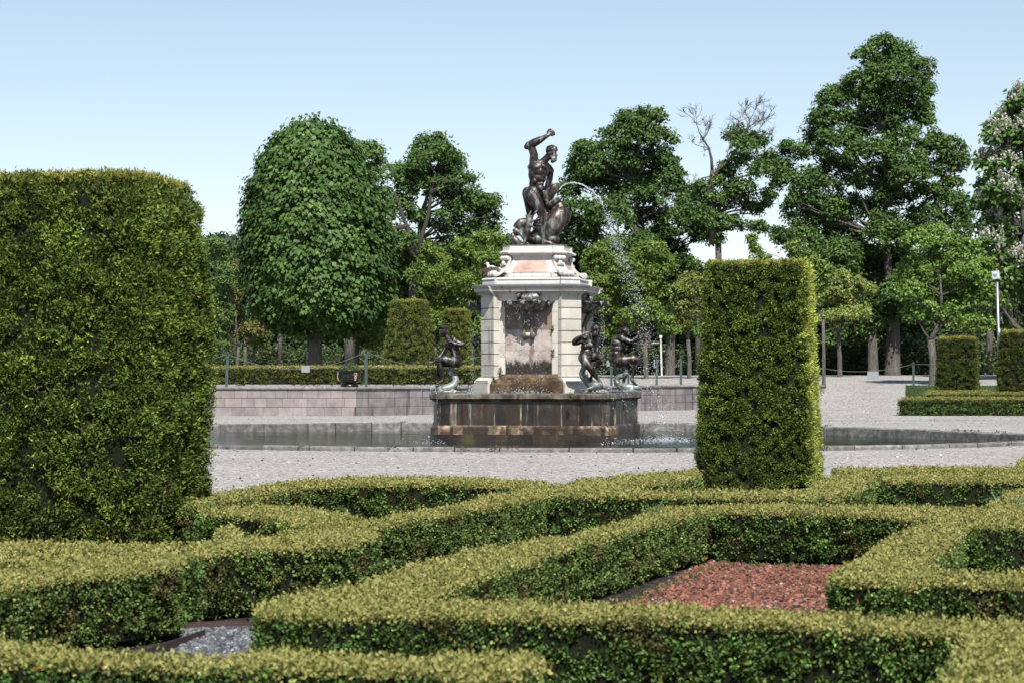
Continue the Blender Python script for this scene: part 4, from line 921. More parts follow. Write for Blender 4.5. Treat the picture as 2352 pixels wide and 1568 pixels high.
d.limb([(690, 1000, .0, 34), (750, 965, -.06, 28), (800, 938, -.07, 18)])                                    # lower jaw
for i in range(6): d.limb([(712+i*12, 805+i*3, -.1, 9), (714+i*12, 842+i*4, -.1, 4)], 6)
for i in range(4): d.limb([(735+i*15, 948-i*5, -.1, 9), (737+i*15, 912-i*5, -.1, 4)], 6)
d.limb([(600, 850, .14, 16), (640, 830, .12, 12), (685, 790, .08, 14)]).limb([(600, 850, .14, 14), (640, 940, .12, 12), (690, 1010, .08, 16)])
for (a, b) in (((610, 870), (650, 880)), ((620, 900), (670, 940)), ((630, 860), (680, 830)), ((600, 860), (610, 960)), ((610, 960), (680, 1030)), ((620, 980), (600, 1080)), ((640, 1000), (620, 1100))): d.limb([(a[0], a[1], .16, 26), (b[0], b[1], .16, 22)], 8)
d.limb([(590, 900, .2, 30), (600, 980, .2, 50), (610, 1060, .2, 60), (620, 1150, .2, 70), (560, 1250, .2, 80)], 12)
# lifted clawed foot
d.limb([(400, 1400, .02, 40), (405, 1330, -.04, 44), (415, 1270, -.1, 34), (425, 1220, -.16, 30)])
d.ball(435, 1190, -.18, 38, 40, 26)
for q in (((415, 1180), (402, 1140), (398, 1105)), ((430, 1165), (438, 1120), (458, 1072)), ((450, 1165), (485, 1120), (530, 1070)), ((460, 1195), (510, 1188), (568, 1162)), ((445, 1225), (470, 1265), (512, 1280))):
    d.limb([(q[0][0], q[0][1], -.18, 17), (q[1][0], q[1][1], -.22, 13), (q[1][0]*.6+q[2][0]*.4, q[1][1]*.6+q[2][1]*.4, -.23, 15), (q[2][0], q[2][1], -.24, 6)], 8)
# haunch, knee and tail coils at left
d.limb([(400, 1190, .1, 40), (340, 1210, .08, 52), (290, 1250, .06, 44), (262, 1290, .05, 32), (300, 1320, .0, 26), (350, 1365, -.02, 22), (360, 1390, .0, 18)])
d.limb([(370, 1230, .12, 50), (330, 1300, .12, 44), (290, 1330, .1, 34)])
d.limb([(240, 1350, .1, 26), (220, 1400, .08, 24), (260, 1400, .0, 36), (290, 1440, -.02, 38), (320, 1470, -.04, 28), (360, 1478, -.06, 16)])
d.limb([(410, 1380, -.06, 20), (380, 1440, -.08, 16), (360, 1480, -.08, 12)])
d.ball(560, 1400, .15, 150, 70, 110).ball(700, 1400, .1, 90, 60, 90)
fuse('dragon', d.mb, m_bronze('scaly bronze', (.06, .042, .036), (.16, .18, .16), .5), st, .017, 2, .5)
b = Fig(515, 1490, S0)
for (x, z, r_) in ((300, 1482, 60), (420, 1480, 90), (560, 1482, 100), (700, 1482, 90), (810, 1478, 40), (845, 1470, 18)): b.ball(x, z, .02, r_, 18, r_*1.3)
fuse('rock_base', b.mb, BRONZED, st, .022, 1, .5)

# --- four seated bronze nymphs on dolphins
LB = 1.085
def dolphin(d, path, head, scale=1.0):
    d.limb(path, 14); hx, hz, hy, hr, dir_ = head
    d.ball(hx, hz, hy, hr, hr*.85, hr*.8).limb([(hx, hz, hy, hr*.7), (hx+dir_*hr*.9, hz+hr*.15, hy, hr*.45), (hx+dir_*hr*1.4, hz+hr*.3, hy, hr*.22)])
    d.limb([(hx+dir_*hr*.4, hz+hr*.5, hy, hr*.4), (hx+dir_*hr*1.15, hz+hr*.65, hy, hr*.22)])
    d.ball(hx+dir_*hr*.3, hz-hr*.35, hy-hr*.7*d.s, hr*.18, hr*.18)
    d.limb([(hx-dir_*hr*1.2, hz+hr*.5, hy-.08, hr*.4), (hx-dir_*hr*2.2, hz+hr*.75, hy-.14, hr*.14)]); return d
def nymph1(flip=False):
    f = Fig(450, 1415, .001395, flip)
    f.ball(668, 850, .0, 92, 82, 95).ball(655, 780, .0, 82, 75, 78).ball(648, 690, .0, 84, 80, 76).ball(615, 600, .0, 92, 80, 80).ball(570, 530, .0, 84, 66, 76).ball(535, 590, -.08, 36, 40, 40).ball(520, 600, .05, 36, 40, 40)
    f.limb([(560, 500, 0, 42), (515, 440, -.02, 34), (480, 400, -.02, 34)])
    # near arm: shoulder, elbow out to the right, hand at the breast
    f.limb([(630, 490, -.08, 52), (690, 515, -.12, 44), (760, 540, -.14, 38), (800, 558, -.15, 36), (740, 568, -.18, 34), (650, 545, -.2, 28), (590, 520, -.19, 22)]).hand(590, 520, -.19, -1, .2, 0, 60, 14, .6, 9)
    # far arm reaching down to the left
    f.limb([(520, 530, .12, 46), (470, 610, .12, 38), (425, 690, .08, 32), (390, 750, .03, 30), (330, 820, -.02, 28), (260, 862, -.04, 20), (220, 885, -.05, 18)]).hand(225, 885, -.05, -1, -.3, 0, 66, 15, .5, 9)
    # head bent forward, face, bun and band
    f.ball(440, 345, -.02, 62, 66, 60, 15).ball(418, 385, -.02, 42, 52, 44, 15).limb([(392, 385, -.02, 7), (380, 408, -.02, 11)], 7).ball(392, 430, -.02, 12, 6, 16).ball(402, 372, -.05, 16, 6, 14).ball(455, 385, -.08, 9, 15, 7)
    f.ball(455, 265, -.01, 62, 34, 48, -20).ball(400, 245, -.01, 42, 30, 38).curls(430, 250, -.01, 66, 34, 50, 13).curls(445, 325, -.02, 60, 50, 70, 11, lambda v: v.z > 0 or v.x > .3)
    # near thigh, knee, shin, foot
    f.limb([(660, 870, -.06, 84), (580, 850, -.1, 78), (480, 825, -.12, 72), (400, 825, -.12, 60), (355, 850, -.12, 54), (370, 920, -.11, 50), (400, 1000, -.10, 48), (415, 1080, -.1, 36), (425, 1150, -.1, 26), (430, 1200, -.1, 32), (380, 1232, -.12, 27), (320, 1255, -.14, 20)], 14)
    for i in range(4): f.limb([(325, 1250, -.17+i*.02, 9), (292, 1275, -.18+i*.024, 8)], 6)
    # far leg
    f.limb([(620, 880, .08, 74), (500, 890, .14, 62), (400, 900, .16, 50), (350, 980, .16, 44), (345, 1050, .15, 38), (380, 1130, .14, 26), (400, 1200, .12, 22)], 12)
    f.limb([(600, 630, -.12, 20), (640, 740, -.14, 24), (680, 850, -.15, 26), (695, 900, -.14, 22)]); f.limb([(540, 470, -.1, 20), (600, 440, -.12, 26), (690, 480, -.1, 18)])
    for i in range(8): f.limb([(520+i*14, 460+random.uniform(-12, 12), -.12, 10), (530+i*14, 500+random.uniform(0, 24), -.14, 5)], 6)
    f.limb([(640, 940, -.05, 22), (700, 945, -.08, 26), (755, 920, -.06, 16)]).ball(640, 930, 0, 90, 26, 80)
    # curved shell cup in the hand
    f.limb([(165, 960, -.05, 14), (155, 890, -.05, 20), (175, 850, -.05, 10), (200, 790, -.05, 7), (192, 712, -.05, 4)], 8)
    d = Fig(450, 1415, .001395, flip)
    dolphin(d, [(360, 1345, -.04, 62), (440, 1350, -.05, 72), (530, 1330, -.05, 72), (620, 1280, -.02, 66), (660, 1200, .05, 58), (640, 1120, .12, 50), (560, 1120, .1, 46), (560, 1060, .04, 50), (585, 990, .0, 44), (595, 940, .0, 30)], (290, 1340, -.04, 62, -1))
    d.limb([(560, 1390, -.1, 22), (640, 1380, -.14, 26), (720, 1395, -.14, 10)]); d.ball(470, 1408, 0, 240, 14, 170)
    return f, d
def nymph2():
    f = Fig(580, 1440, .00136)
    f.ball(455, 790, 0, 112, 88, 92).ball(470, 700, -.02, 104, 80, 82).ball(475, 610, -.02, 96, 80, 76).ball(500, 520, -.03, 112, 80, 82).ball(450, 600, -.13, 46, 44, 40).ball(550, 580, -.13, 46, 44, 40).ball(540, 460, 0, 100, 44, 60)
    f.limb([(580, 460, 0, 42), (610, 420, -.05, 38)])
    f.limb([(470, 440, -.04, 62), (400, 480, -.06, 48), (320, 530, -.06, 44), (245, 540, -.08, 44), (255, 500, -.14, 38), (310, 450, -.16, 30), (350, 425, -.17, 24)]).hand(350, 425, -.17, .8, .4, 0, 62, 14, .6, 9)
    f.limb([(640, 480, .02, 54), (660, 560, .02, 44), (668, 640, 0, 38), (665, 700, -.04, 34), (700, 745, -.1, 26), (740, 765, -.14, 20)]).hand(735, 762, -.14, 1, -.15, 0, 66, 14, .3, 9)
    f.ball(638, 320, -.06, 80, 84, 76, 8).ball(625, 380, -.12, 50, 56, 46).limb([(622, 365, -.19, 8), (618, 392, -.21, 13)], 7).ball(618, 418, -.18, 20, 7, 10).ball(600, 362, -.175, 14, 6, 8).ball(646, 360, -.17, 14, 6, 8)
    f.curls(640, 285, -.06, 84, 66, 160, 15, lambda v: v.z > -.2)
    # shawl with scalloped edge
    f.ball(470, 440, -.08, 72, 84, 60, 15)
    for i in range(16):
        a = i/15; f.ball(400+(530-400)*a+math.sin(a*3.1)*10, 350+190*math.sin(a*math.pi)*.3+a*0+(1-a)*80, -.17, 9, 9)
        f.ball(530-12*a*4, 350+a*190, -.16, 9, 9)
    f.limb([(400, 380, -.1, 16), (470, 340, -.08, 16), (530, 350, -.08, 14)])
    # legs crossing
    f.limb([(430, 800, -.04, 98), (460, 880, -.14, 82), (510, 950, -.22, 66), (540, 990, -.24, 58), (580, 1060, -.2, 52), (640, 1140, -.16, 38), (690, 1200, -.14, 27), (720, 1250, -.14, 28), (745, 1300, -.18, 26), (755, 1350, -.2, 18)], 14)
    f.limb([(560, 790, -.02, 86), (640, 780, -.14, 78), (710, 790, -.22, 64), (720, 840, -.22, 56), (670, 920, -.16, 52), (610, 1000, -.1, 44), (570, 1080, -.06, 30), (560, 1150, -.06, 26), (545, 1190, -.1, 24)], 14)
    f.limb([(410, 745, -.15, 16), (470, 770, -.17, 20), (530, 790, -.16, 16)]).ball(470, 900, .05, 90, 30, 80)
    d = Fig(580, 1440, .00136)
    dolphin(d, [(600, 1320, -.08, 80), (560, 1300, .02, 66), (480, 1230, .05, 56), (410, 1150, .05, 52), (385, 1080, .04, 46), (410, 1010, .03, 42), (470, 960, .02, 40)], (650, 1305, -.14, 84, 1))
    d.limb([(370, 1370, -.1, 12), (460, 1385, -.12, 26), (580, 1385, -.12, 30)]).limb([(480, 1180, .0, 26), (560, 1190, -.04, 22), (590, 1200, -.06, 10)]); d.ball(600, 1430, 0, 220, 14, 180)
    return f, d
def nymph3():
    f = Fig(1130, 1405, .00143)
    f.ball(985, 830, 0, 108, 92, 96).ball(1040, 850, -.06, 90, 70, 70).ball(1000, 720, 0, 96, 84, 84).ball(1005, 620, 0, 98, 84, 80).ball(1010, 520, 0, 98, 84, 84).ball(1050, 430, 0, 92, 66, 78)
    f.limb([(1100, 410, 0, 50), (1145, 360, 0, 42)])
    f.limb([(1100, 420, -.08, 62), (1170, 460, -.1, 48), (1240, 490, -.12, 42), (1290, 485, -.12, 38), (1350, 430, -.12, 32), (1395, 385, -.12, 22), (1400, 360, -.12, 19)]).hand(1398, 365, -.12, .1, 1, 0, 62, 14, .5, 9)
    f.limb([(1060, 480, .14, 50), (1130, 600, .16, 40), (1170, 690, .12, 34), (1240, 660, .06, 30), (1310, 610, .02, 22)]).hand(1305, 612, .02, 1, .4, 0, 60, 14, .6, 9)
    f.ball(1150, 300, .0, 74, 74, 70, -10).ball(1205, 340, 0, 42, 50, 44, -20).limb([(1235, 345, 0, 7), (1248, 368, 0, 11)], 7).ball(1170, 350, -.09, 9, 15, 7)
    f.curls(1150, 290, 0, 78, 56, 190, 13, lambda v: v.z > -.35)
    f.limb([(1030, 840, -.06, 92), (1120, 830, -.1, 84), (1220, 820, -.12, 74), (1320, 800, -.12, 62), (1400, 820, -.12, 52), (1395, 890, -.11, 50), (1350, 980, -.1, 50), (1315, 1060, -.1, 38), (1290, 1120, -.1, 27), (1275, 1160, -.1, 30), (1300, 1210, -.12, 28), (1345, 1250, -.14, 22), (1375, 1275, -.14, 14)], 14)
    f.limb([(1060, 870, .08, 80), (1180, 920, .12, 62), (1240, 960, .12, 50), (1190, 1050, .12, 42), (1150, 1150, .12, 34), (1140, 1240, .12, 26), (1150, 1290, .1, 24)], 12)
    # cone of fruit in the lap, cloth seat
    f.limb([(1330, 560, -.02, 30), (1400, 540, -.04, 46), (1390, 600, -.04, 44), (1365, 670, -.04, 34), (1370, 720, -.04, 20)], 10).curls(1385, 600, -.04, 44, 100, 70, 12)
    f.limb([(900, 905, -.05, 24), (980, 915, -.1, 30), (1060, 925, -.1, 28), (1115, 905, -.08, 18)])
    d = Fig(1130, 1405, .00143)
    dolphin(d, [(1300, 1330, -.06, 70), (1200, 1330, -.06, 76), (1100, 1310, -.02, 66), (1030, 1270, .04, 60), (1000, 1190, .06, 54), (1040, 1130, .05, 48), (1130, 1110, .03, 46), (1185, 1060, .0, 44), (1170, 990, .0, 40), (1120, 950, .0, 34)], (1370, 1325, -.08, 62, 1))
    d.limb([(1210, 1350, -.14, 20), (1270, 1385, -.18, 20)]).limb([(880, 1395, 0, 16), (1000, 1395, 0, 18)]); d.ball(1160, 1398, 0, 250, 14, 180)
    return f, d
G4 = 'bronze nymphs seated on dolphins round the basin'
def put(fd, lx, ly, label, dx=0):
    x, y, z = floc(lx, ly, LB); root = empty('nymph_statue', (x+dx, y, z)); tag(root, label, 'statue', G4)
    fuse('woman', fd[0].mb, BRONZE, root, .012, 1, .5); fuse('dolphin', fd[1].mb, BRONZEG, root, .0165, 1, .5); return root
put(nymph1(), -1.9, -1.9, 'bronze nymph at the left of the basin, bending forward with one hand reaching down', -.09)
put(nymph2(), 1.93, -1.93, 'bronze nymph with a scalloped shawl facing the viewer, right front of the pedestal', -.17)
put(nymph3(), 1.9, 1.9, 'bronze nymph seen from behind with one arm raised, at the right end of the basin', 0)
n4 = put(nymph1(True), -1.75, 1.9, 'bronze nymph half hidden behind the left edge of the pedestal', .42)

# ------------------------------------------------------------ trees
def branch_mb(mb, p0, p1, r0, r1, bend=.08, seg=5, n=7, c=(1, 1, 1)):
    p0 = Vector(p0); p1 = Vector(p1); L = (p1-p0).length; pts = []; rs = []
    off = Vector((random.gauss(0, 1), random.gauss(0, 1), random.gauss(0, .4)))*L*bend
    for i in range(seg+1):
        t = i/seg; pts.append(p0.lerp(p1, t)+off*math.sin(t*math.pi)+Vector((random.gauss(0, 1), random.gauss(0, 1), 0))*L*.012*(0 < i < seg)); rs.append(r0+(r1-r0)*t)
    mb.tube(pts, rs, n, c); return pts
GREENM = [(.068, .138, .034), (.09, .165, .04), (.05, .105, .027), (.125, .20, .05), (.19, .22, .065)]
GREENW = [4, 4, 3, 2, .35]
GREENY = [(.135, .22, .04), (.17, .265, .05), (.10, .17, .032), (.25, .32, .075), (.25, .20, .08)]
GREENYW = [4, 3, 3, 1.6, .3]
def clumpleaves(cs, rad, flat, k, L, Wd, cols, ws, up=.7, var=.18):
    """k leaves in every flattened clump; leaf faces lie mostly open to the sky"""
    n = len(cs); idx = np.repeat(np.arange(n), k); v = nrm(rng.normal(size=(n*k, 3)))*(rng.uniform(0, 1, (n*k, 1))**.45)
    v[:, 2] = np.where(v[:, 2] < -.3, -v[:, 2], v[:, 2])
    B = cs[idx]+v*np.array([1, 1, flat])*rad[idx][:, None]
    nn = nrm(v*1.1+np.array([0, -.15, up*.6])+rng.normal(size=v.shape)*.5); U = nrm(np.cross(nn, rng.normal(size=v.shape)))
    S = nrm(np.cross(nn, U)); l = (L*rng.uniform(.7, 1.3, n*k))[:, None]; w = (Wd*rng.uniform(.7, 1.3, n*k))[:, None]; m = B+U*l*.45-nn*l*.08
    V = np.stack([B, m+S*w*.5, B+U*l-nn*l*.22, m-S*w*.5], 1)
    c = pal(cols, ws, n*k, .14)*(1+rng.normal(size=n)*var)[idx][:, None]; return V, np.clip(c, .004, .9)
def blob_tree(name, label, tx, d, zb, blobs, r_trunk, leaf=.18, cols=GREENM, ws=GREENW, dens=1.0, clump=.55, fork=None, group='trees beyond the terrace', limbs=True, depth=.9, trunk_pts=None, flowers=None, up=.7, vs_=1.3):
    """tx: trunk column (photo px) at distance d; blobs: (cx, cy, rx, ry) in photo px at about that distance"""
    x0 = (tx-CX)/F*d; root = empty(name, (x0, d, zb)); tag(root, label, 'tree', group); s = d/F
    bl = []; ex = []
    for b in blobs:
        b = (b[0]+random.gauss(0, 4), b[1]+random.gauss(0, 7), b[2], b[3]); ex.append(b)
        for _ in range(2):
            a_ = random.uniform(0, 6.28); q_ = random.uniform(.6, .95); ex.append((b[0]+math.cos(a_)*b[2]*q_, b[1]-math.sin(a_)*b[3]*q_*.9, b[2]*random.uniform(.3, .5), b[3]*random.uniform(.35, .55)))
    for b in ex:
        dy = random.uniform(-1, 1)*depth*(b[2]+b[3])*s*.9; k = (d+dy)/d
        X, Y, Z = P(b[0], b[1], d); X *= k; Z = HC+(Z-HC)*k
        bl.append((X-x0, dy, Z-zb, b[2]*s*k*.86, b[3]*s*k*vs_))
    mb = MB(); top = max(b[2] for b in bl); low = min(b[2] for b in bl)
    fh = fork if fork else max(low*.8, 1.5)
    tp = trunk_pts or [(0, 0, -.1), (random.uniform(-.05, .05), 0, fh*.5), (random.uniform(-.12, .12), 0, fh)]
    axis = [Vector(p) for p in tp]
    mb.tube([axis[0]+Vector((0, 0, 0))]+[axis[0].lerp(axis[1], .12)]+axis[1:], [r_trunk*1.35, r_trunk*1.05]+[r_trunk*(1-.25*i/len(axis)) for i in range(1, len(axis))], 12)
    mb.build('trunk', BARK, root, True)
    if limbs:
        mb = MB(); base = axis[-1]; bx = [b for b in bl]; cx = sum(b[0] for b in bl)/len(bl)
        nodes = [(base, r_trunk*.6)]
        # leader through the crown
        H = top-base.z; prev = base; 
        for i in range(1, 5):
            q = Vector((base.x+(cx-base.x)*i/4+random.gauss(0, .15), random.gauss(0, .2), base.z+H*.85*i/4)); branch_mb(mb, prev, q, nodes[-1][1], nodes[-1][1]*.72, .03, 4, 9); nodes.append((q, nodes[-1][1]*.72)); prev = q
        for b in bl[::3]+bl[1::6]:
            c = Vector((b[0], b[1], b[2])); cand = [q for q in nodes if q[0].z < c.z-.15*abs(c.x-q[0].x)] or nodes[:1]
            q = min(cand, key=lambda q: (q[0]-c).length*(1.0)+max(0, q[0].z-c.z+.6)*3)
            rr = min(q[1]*.5, .02+.024*(c-q[0]).length); pts = branch_mb(mb, q[0], c, rr, rr*.35, .09, 6, 6)
            for _ in range(4):
                t = random.choice(pts[3:]); e = c+Vector((random.uniform(-1, 1)*b[3], random.uniform(-1, 1)*b[3], random.uniform(-.5, .9)*b[4])); branch_mb(mb, t, e, rr*.35, .012, .1, 3, 4)
        mb.build('limbs', BARK, root, True)
    CS = []; RD = []
    for b in bl:
        rx, rz = b[3], b[4]; n = max(8, int(dens*9.5*(rx*rz+rx*rx*.6)/(clump**2))); v = nrm(rng.normal(size=(n, 3))); v[:, 2] = np.where(v[:, 2] < -.35, -v[:, 2]*.7, v[:, 2])
        rr = rng.uniform(.55, 1.0, (n, 1))**.6; CS.append(np.array([b[0], b[1], b[2]])+v*rr*np.array([rx, rx*.9, rz])); RD.append(clump*rng.uniform(.45, 1.1, n))
    CS = np.concatenate(CS); RD = np.concatenate(RD)
    k = max(10, int(10*(clump/leaf)**2*.36))
    V, c = clumpleaves(CS, RD, .85, k, leaf, leaf*.62, cols, ws, up)
    quads('crown', V, c, LEAF, root)
    if flowers:
        idx = rng.choice(len(CS), flowers); m = 16; B = np.repeat(CS[idx]+[0, -.25, .2], m, 0); t = np.tile(np.linspace(0, 1, m), flowers); a = rng.uniform(0, 6.28, len(B)); r_ = .085*(1-t*.8)
        B = B+np.stack([np.cos(a)*r_, np.sin(a)*r_, t*.36], 1); V = leafquads(B, nrm(np.stack([np.cos(a), np.sin(a), a*0+.5], 1)), np.full(len(B), .11), np.full(len(B), .10)); quads('blossom', V, pal([(.66, .65, .58), (.74, .73, .68), (.55, .50, .44)], [3, 3, 1], len(B), .06), LEAF, root)
    print(name, len(CS)*k); return root
# the big round lime: leaves over a full rounded crown of revolution
def lime_tree():
    d = 112; tx = 722; x0 = (tx-CX)/F*d; zb = 1.25; s = d/F
    root = empty('lime_tree', (x0, d, zb)); tag(root, 'big round dense green lime tree with large drooping leaves, left of the fountain', 'tree', 'trees beyond the terrace')
    prof = [(284, 700, 728), (294, 668, 762), (322, 628, 798), (362, 602, 828), (422, 574, 860), (482, 560, 880), (562, 554, 900), (642, 556, 908), (690, 566, 902), (720, 590, 884), (745, 630, 850), (762, 680, 790)]
    zs = np.array([HC+(YH-p[0])*s-zb for p in prof]); xl = np.array([(p[1]-CX)*s-x0 for p in prof]); xr = np.array([(p[2]-CX)*s-x0 for p in prof])
    zs, xl, xr = zs[::-1], xl[::-1], xr[::-1]
    n = 5000; z = rng.uniform(zs[0], zs[-1], n); hw = (np.interp(z, zs, xr)-np.interp(z, zs, xl))/2; cx = (np.interp(z, zs, xr)+np.interp(z, zs, xl))/2
    keep = rng.uniform(0, 1, n) < hw/hw.max()+.1; z, hw, cx = z[keep], hw[keep], cx[keep]; n = len(z)
    a = rng.uniform(0, 2*math.pi, n); rr = 1-np.abs(rng.normal(size=n))*.08+(rng.uniform(0, 1, n) < .07)*rng.uniform(.02, .10, n); rr *= .955+.02*np.sin(a*5+z*2)+.025*np.sin(a*11-z*3.3)+.03*np.sin(z*5.5+a*4)+.025*np.sin(a*19+z*6)
    C = np.stack([cx+np.cos(a)*hw*rr, np.sin(a)*hw*rr*.95, z+rng.normal(size=n)*.12+(rng.uniform(0, 1, n) < .06)*rng.uniform(0, .4, n)*(z > zs[-1]-2.5)], 1); out = np.stack([np.cos(a), np.sin(a), 0*a], 1)
    k = 15; idx = np.repeat(np.arange(n), k)
    B = C[idx]+rng.normal(size=(n*k, 3))*[.17, .17, .16]; nn = nrm(out[idx]*1.0+[0, 0, .75]+rng.normal(size=B.shape)*.38)
    U = nrm(np.array([0, 0, -1.0])+out[idx]*.45+rng.normal(size=B.shape)*.35); U = nrm(U-nn*np.sum(U*nn, 1, keepdims=True)); S = np.cross(nn, U)
    l = (.225*rng.uniform(.6, 1.3, n*k))[:, None]; w = l*.82; m = B+U*l*.38+nn*l*.05
    V = np.stack([B, m+S*w*.5, B+U*l-nn*l*.05, m-S*w*.5], 1); c = pal([(.07, .14, .033), (.09, .165, .04), (.05, .11, .026), (.13, .21, .052)], [4, 4, 3, 1], n*k, .14)*(1+rng.normal(size=n)*.22)[idx][:, None]
    quads('crown', V, np.clip(c, .004, .9), LEAF, root)
    mb = MB(); mb.tube([(0, 0, -.3), (.02, 0, .3), (.03, 0, 1.2), (0, 0, 2.6)], [.50, .38, .34, .36], 16); mb.build('trunk', BARK, root, True)
    mb = MB(); mb.ell((.1, 0, 6.6), (2.7, 2.6, 3.9), 20, 12); mb.build('inner_branches', CORE, root)
    mb = MB()
    for i in range(16):
        a = i*2.4; z = 3.0+i*.42; branch_mb(mb, (0, 0, 2.5+i*.2), (math.cos(a)*(2.9-i*.13), math.sin(a)*(2.9-i*.13), z+1.0), .12, .03, .08, 5, 6)
    mb.build('limbs', BARK, root, True)
lime_tree()
blob_tree('maple_tree', 'loose crowned maple showing behind the right shoulder of the round lime tree', 850, 142, 1.5, [(790, 325, 30, 18), (840, 350, 34, 22), (822, 370, 50, 34), (872, 405, 44, 34), (850, 440, 56, 40), (885, 470, 44, 38), (870, 520, 60, 48), (900, 580, 60, 50), (890, 650, 70, 60)], .35, .22, cols=[(.12, .22, .06), (.15, .25, .075), (.09, .16, .045)], ws=[3, 2, 2], dens=.36, clump=.6)
blob_tree('maple_tree', 'maple with two bare dark trunks forking in its crown, left of the statue', 955, 138, 1.5, [(985, 340, 50, 26), (1020, 352, 44, 28), (960, 372, 34, 24), (1000, 385, 60, 34), (1040, 395, 36, 34), (950, 412, 40, 24), (1045, 432, 44, 28), (935, 440, 30, 30), (990, 430, 30, 24), (1085, 452, 46, 26), (1110, 485, 40, 34), (1040, 480, 36, 26), (1015, 500, 28, 20), (1080, 510, 60, 34), (1125, 515, 28, 26), (920, 500, 30, 30), (1040, 545, 50, 34), (1100, 560, 52, 34), (1150, 560, 22, 20), (985, 580, 40, 26), (905, 560, 40, 40), (1060, 600, 80, 40), (960, 630, 80, 50), (1050, 660, 90, 50), (935, 545, 26, 16), (915, 590, 40, 24), (905, 470, 30, 20), (975, 505, 24, 14), (985, 460, 20, 14), (1025, 455, 30, 22), (960, 400, 26, 18), (1020, 410, 36, 26), (935, 400, 18, 16)], .34, .19, dens=.62, clump=.64, fork=6.2,
          trunk_pts=[(0, 0, -.1), (-.1, 0, 3), (-.12, 0, 6.3)])
mb = MB(); tb = None
for pts in ([(960, 585), (943, 545), (930, 510), (915, 465), (905, 440)], [(958, 590), (970, 540), (985, 490), (990, 440), (1000, 400), (985, 370)], [(990, 445), (1015, 425), (1030, 405)], [(935, 520), (905, 525), (880, 515)], [(952, 590), (930, 560), (915, 552)]):
    q = [P(x, y, 136.6) for x, y in pts]; tb = mb.tube(q, [.15-.02*i for i in range(len(q))], 8, (.55, .52, .5))
o = mb.build('forked_limbs', BARK, bpy.data.objects['maple_tree.001'], True); o.location = -Vector(bpy.data.objects['maple_tree.001'].location)
blob_tree('maple_tree', 'broad dark green maple right behind the statue and its water jet', 1480, 138, 1.5, [(1470, 282, 46, 26), (1500, 300, 40, 34), (1430, 305, 40, 26), (1395, 330, 34, 20), (1465, 325, 54, 28), (1520, 335, 34, 34), (1350, 352, 34, 24), (1410, 365, 56, 30), (1480, 370, 54, 34), (1535, 375, 34, 30), (1325, 385, 30, 26), (1365, 400, 44, 30), (1440, 410, 54, 34), (1510, 415, 54, 38), (1550, 430, 30, 28), (1320, 425, 30, 20), (1370, 445, 60, 34), (1300, 455, 26, 18), (1450, 460, 64, 40), (1530, 470, 54, 40), (1585, 480, 40, 30), (1320, 480, 50, 30), (1400, 505, 66, 44), (1490, 520, 66, 44), (1560, 530, 56, 44), (1610, 520, 40, 30), (1310, 530, 50, 40), (1350, 575, 60, 50), (1440, 590, 70, 50), (1530, 595, 60, 50), (1570, 620, 40, 30), (1620, 545, 36, 22), (1480, 650, 90, 50)], .42, .19, dens=.85, clump=.6)
dt = blob_tree('maple_tree', 'maple with a dead bare top of grey twigs above its leaves, right of centre', 1648, 132, 1.45, [(1690, 318, 22, 16), (1735, 330, 34, 16), (1715, 355, 40, 24), (1770, 362, 28, 18), (1690, 385, 36, 26), (1750, 395, 40, 24), (1812, 352, 26, 24), (1800, 388, 28, 22), (1672, 425, 30, 24), (1715, 430, 36, 26), (1785, 425, 24, 20), (1770, 452, 18, 16), (1690, 470, 44, 28), (1650, 470, 24, 20), (1725, 500, 26, 22), (1745, 530, 14, 16), (1610, 455, 34, 24), (1640, 510, 44, 28), (1690, 535, 28, 16), (1600, 500, 40, 30), (1625, 560, 26, 18)], .20, .18, dens=.75, clump=.55, fork=5, trunk_pts=[(0, 0, -.1), (.1, 0, 5), (0, 0, 9.0)])
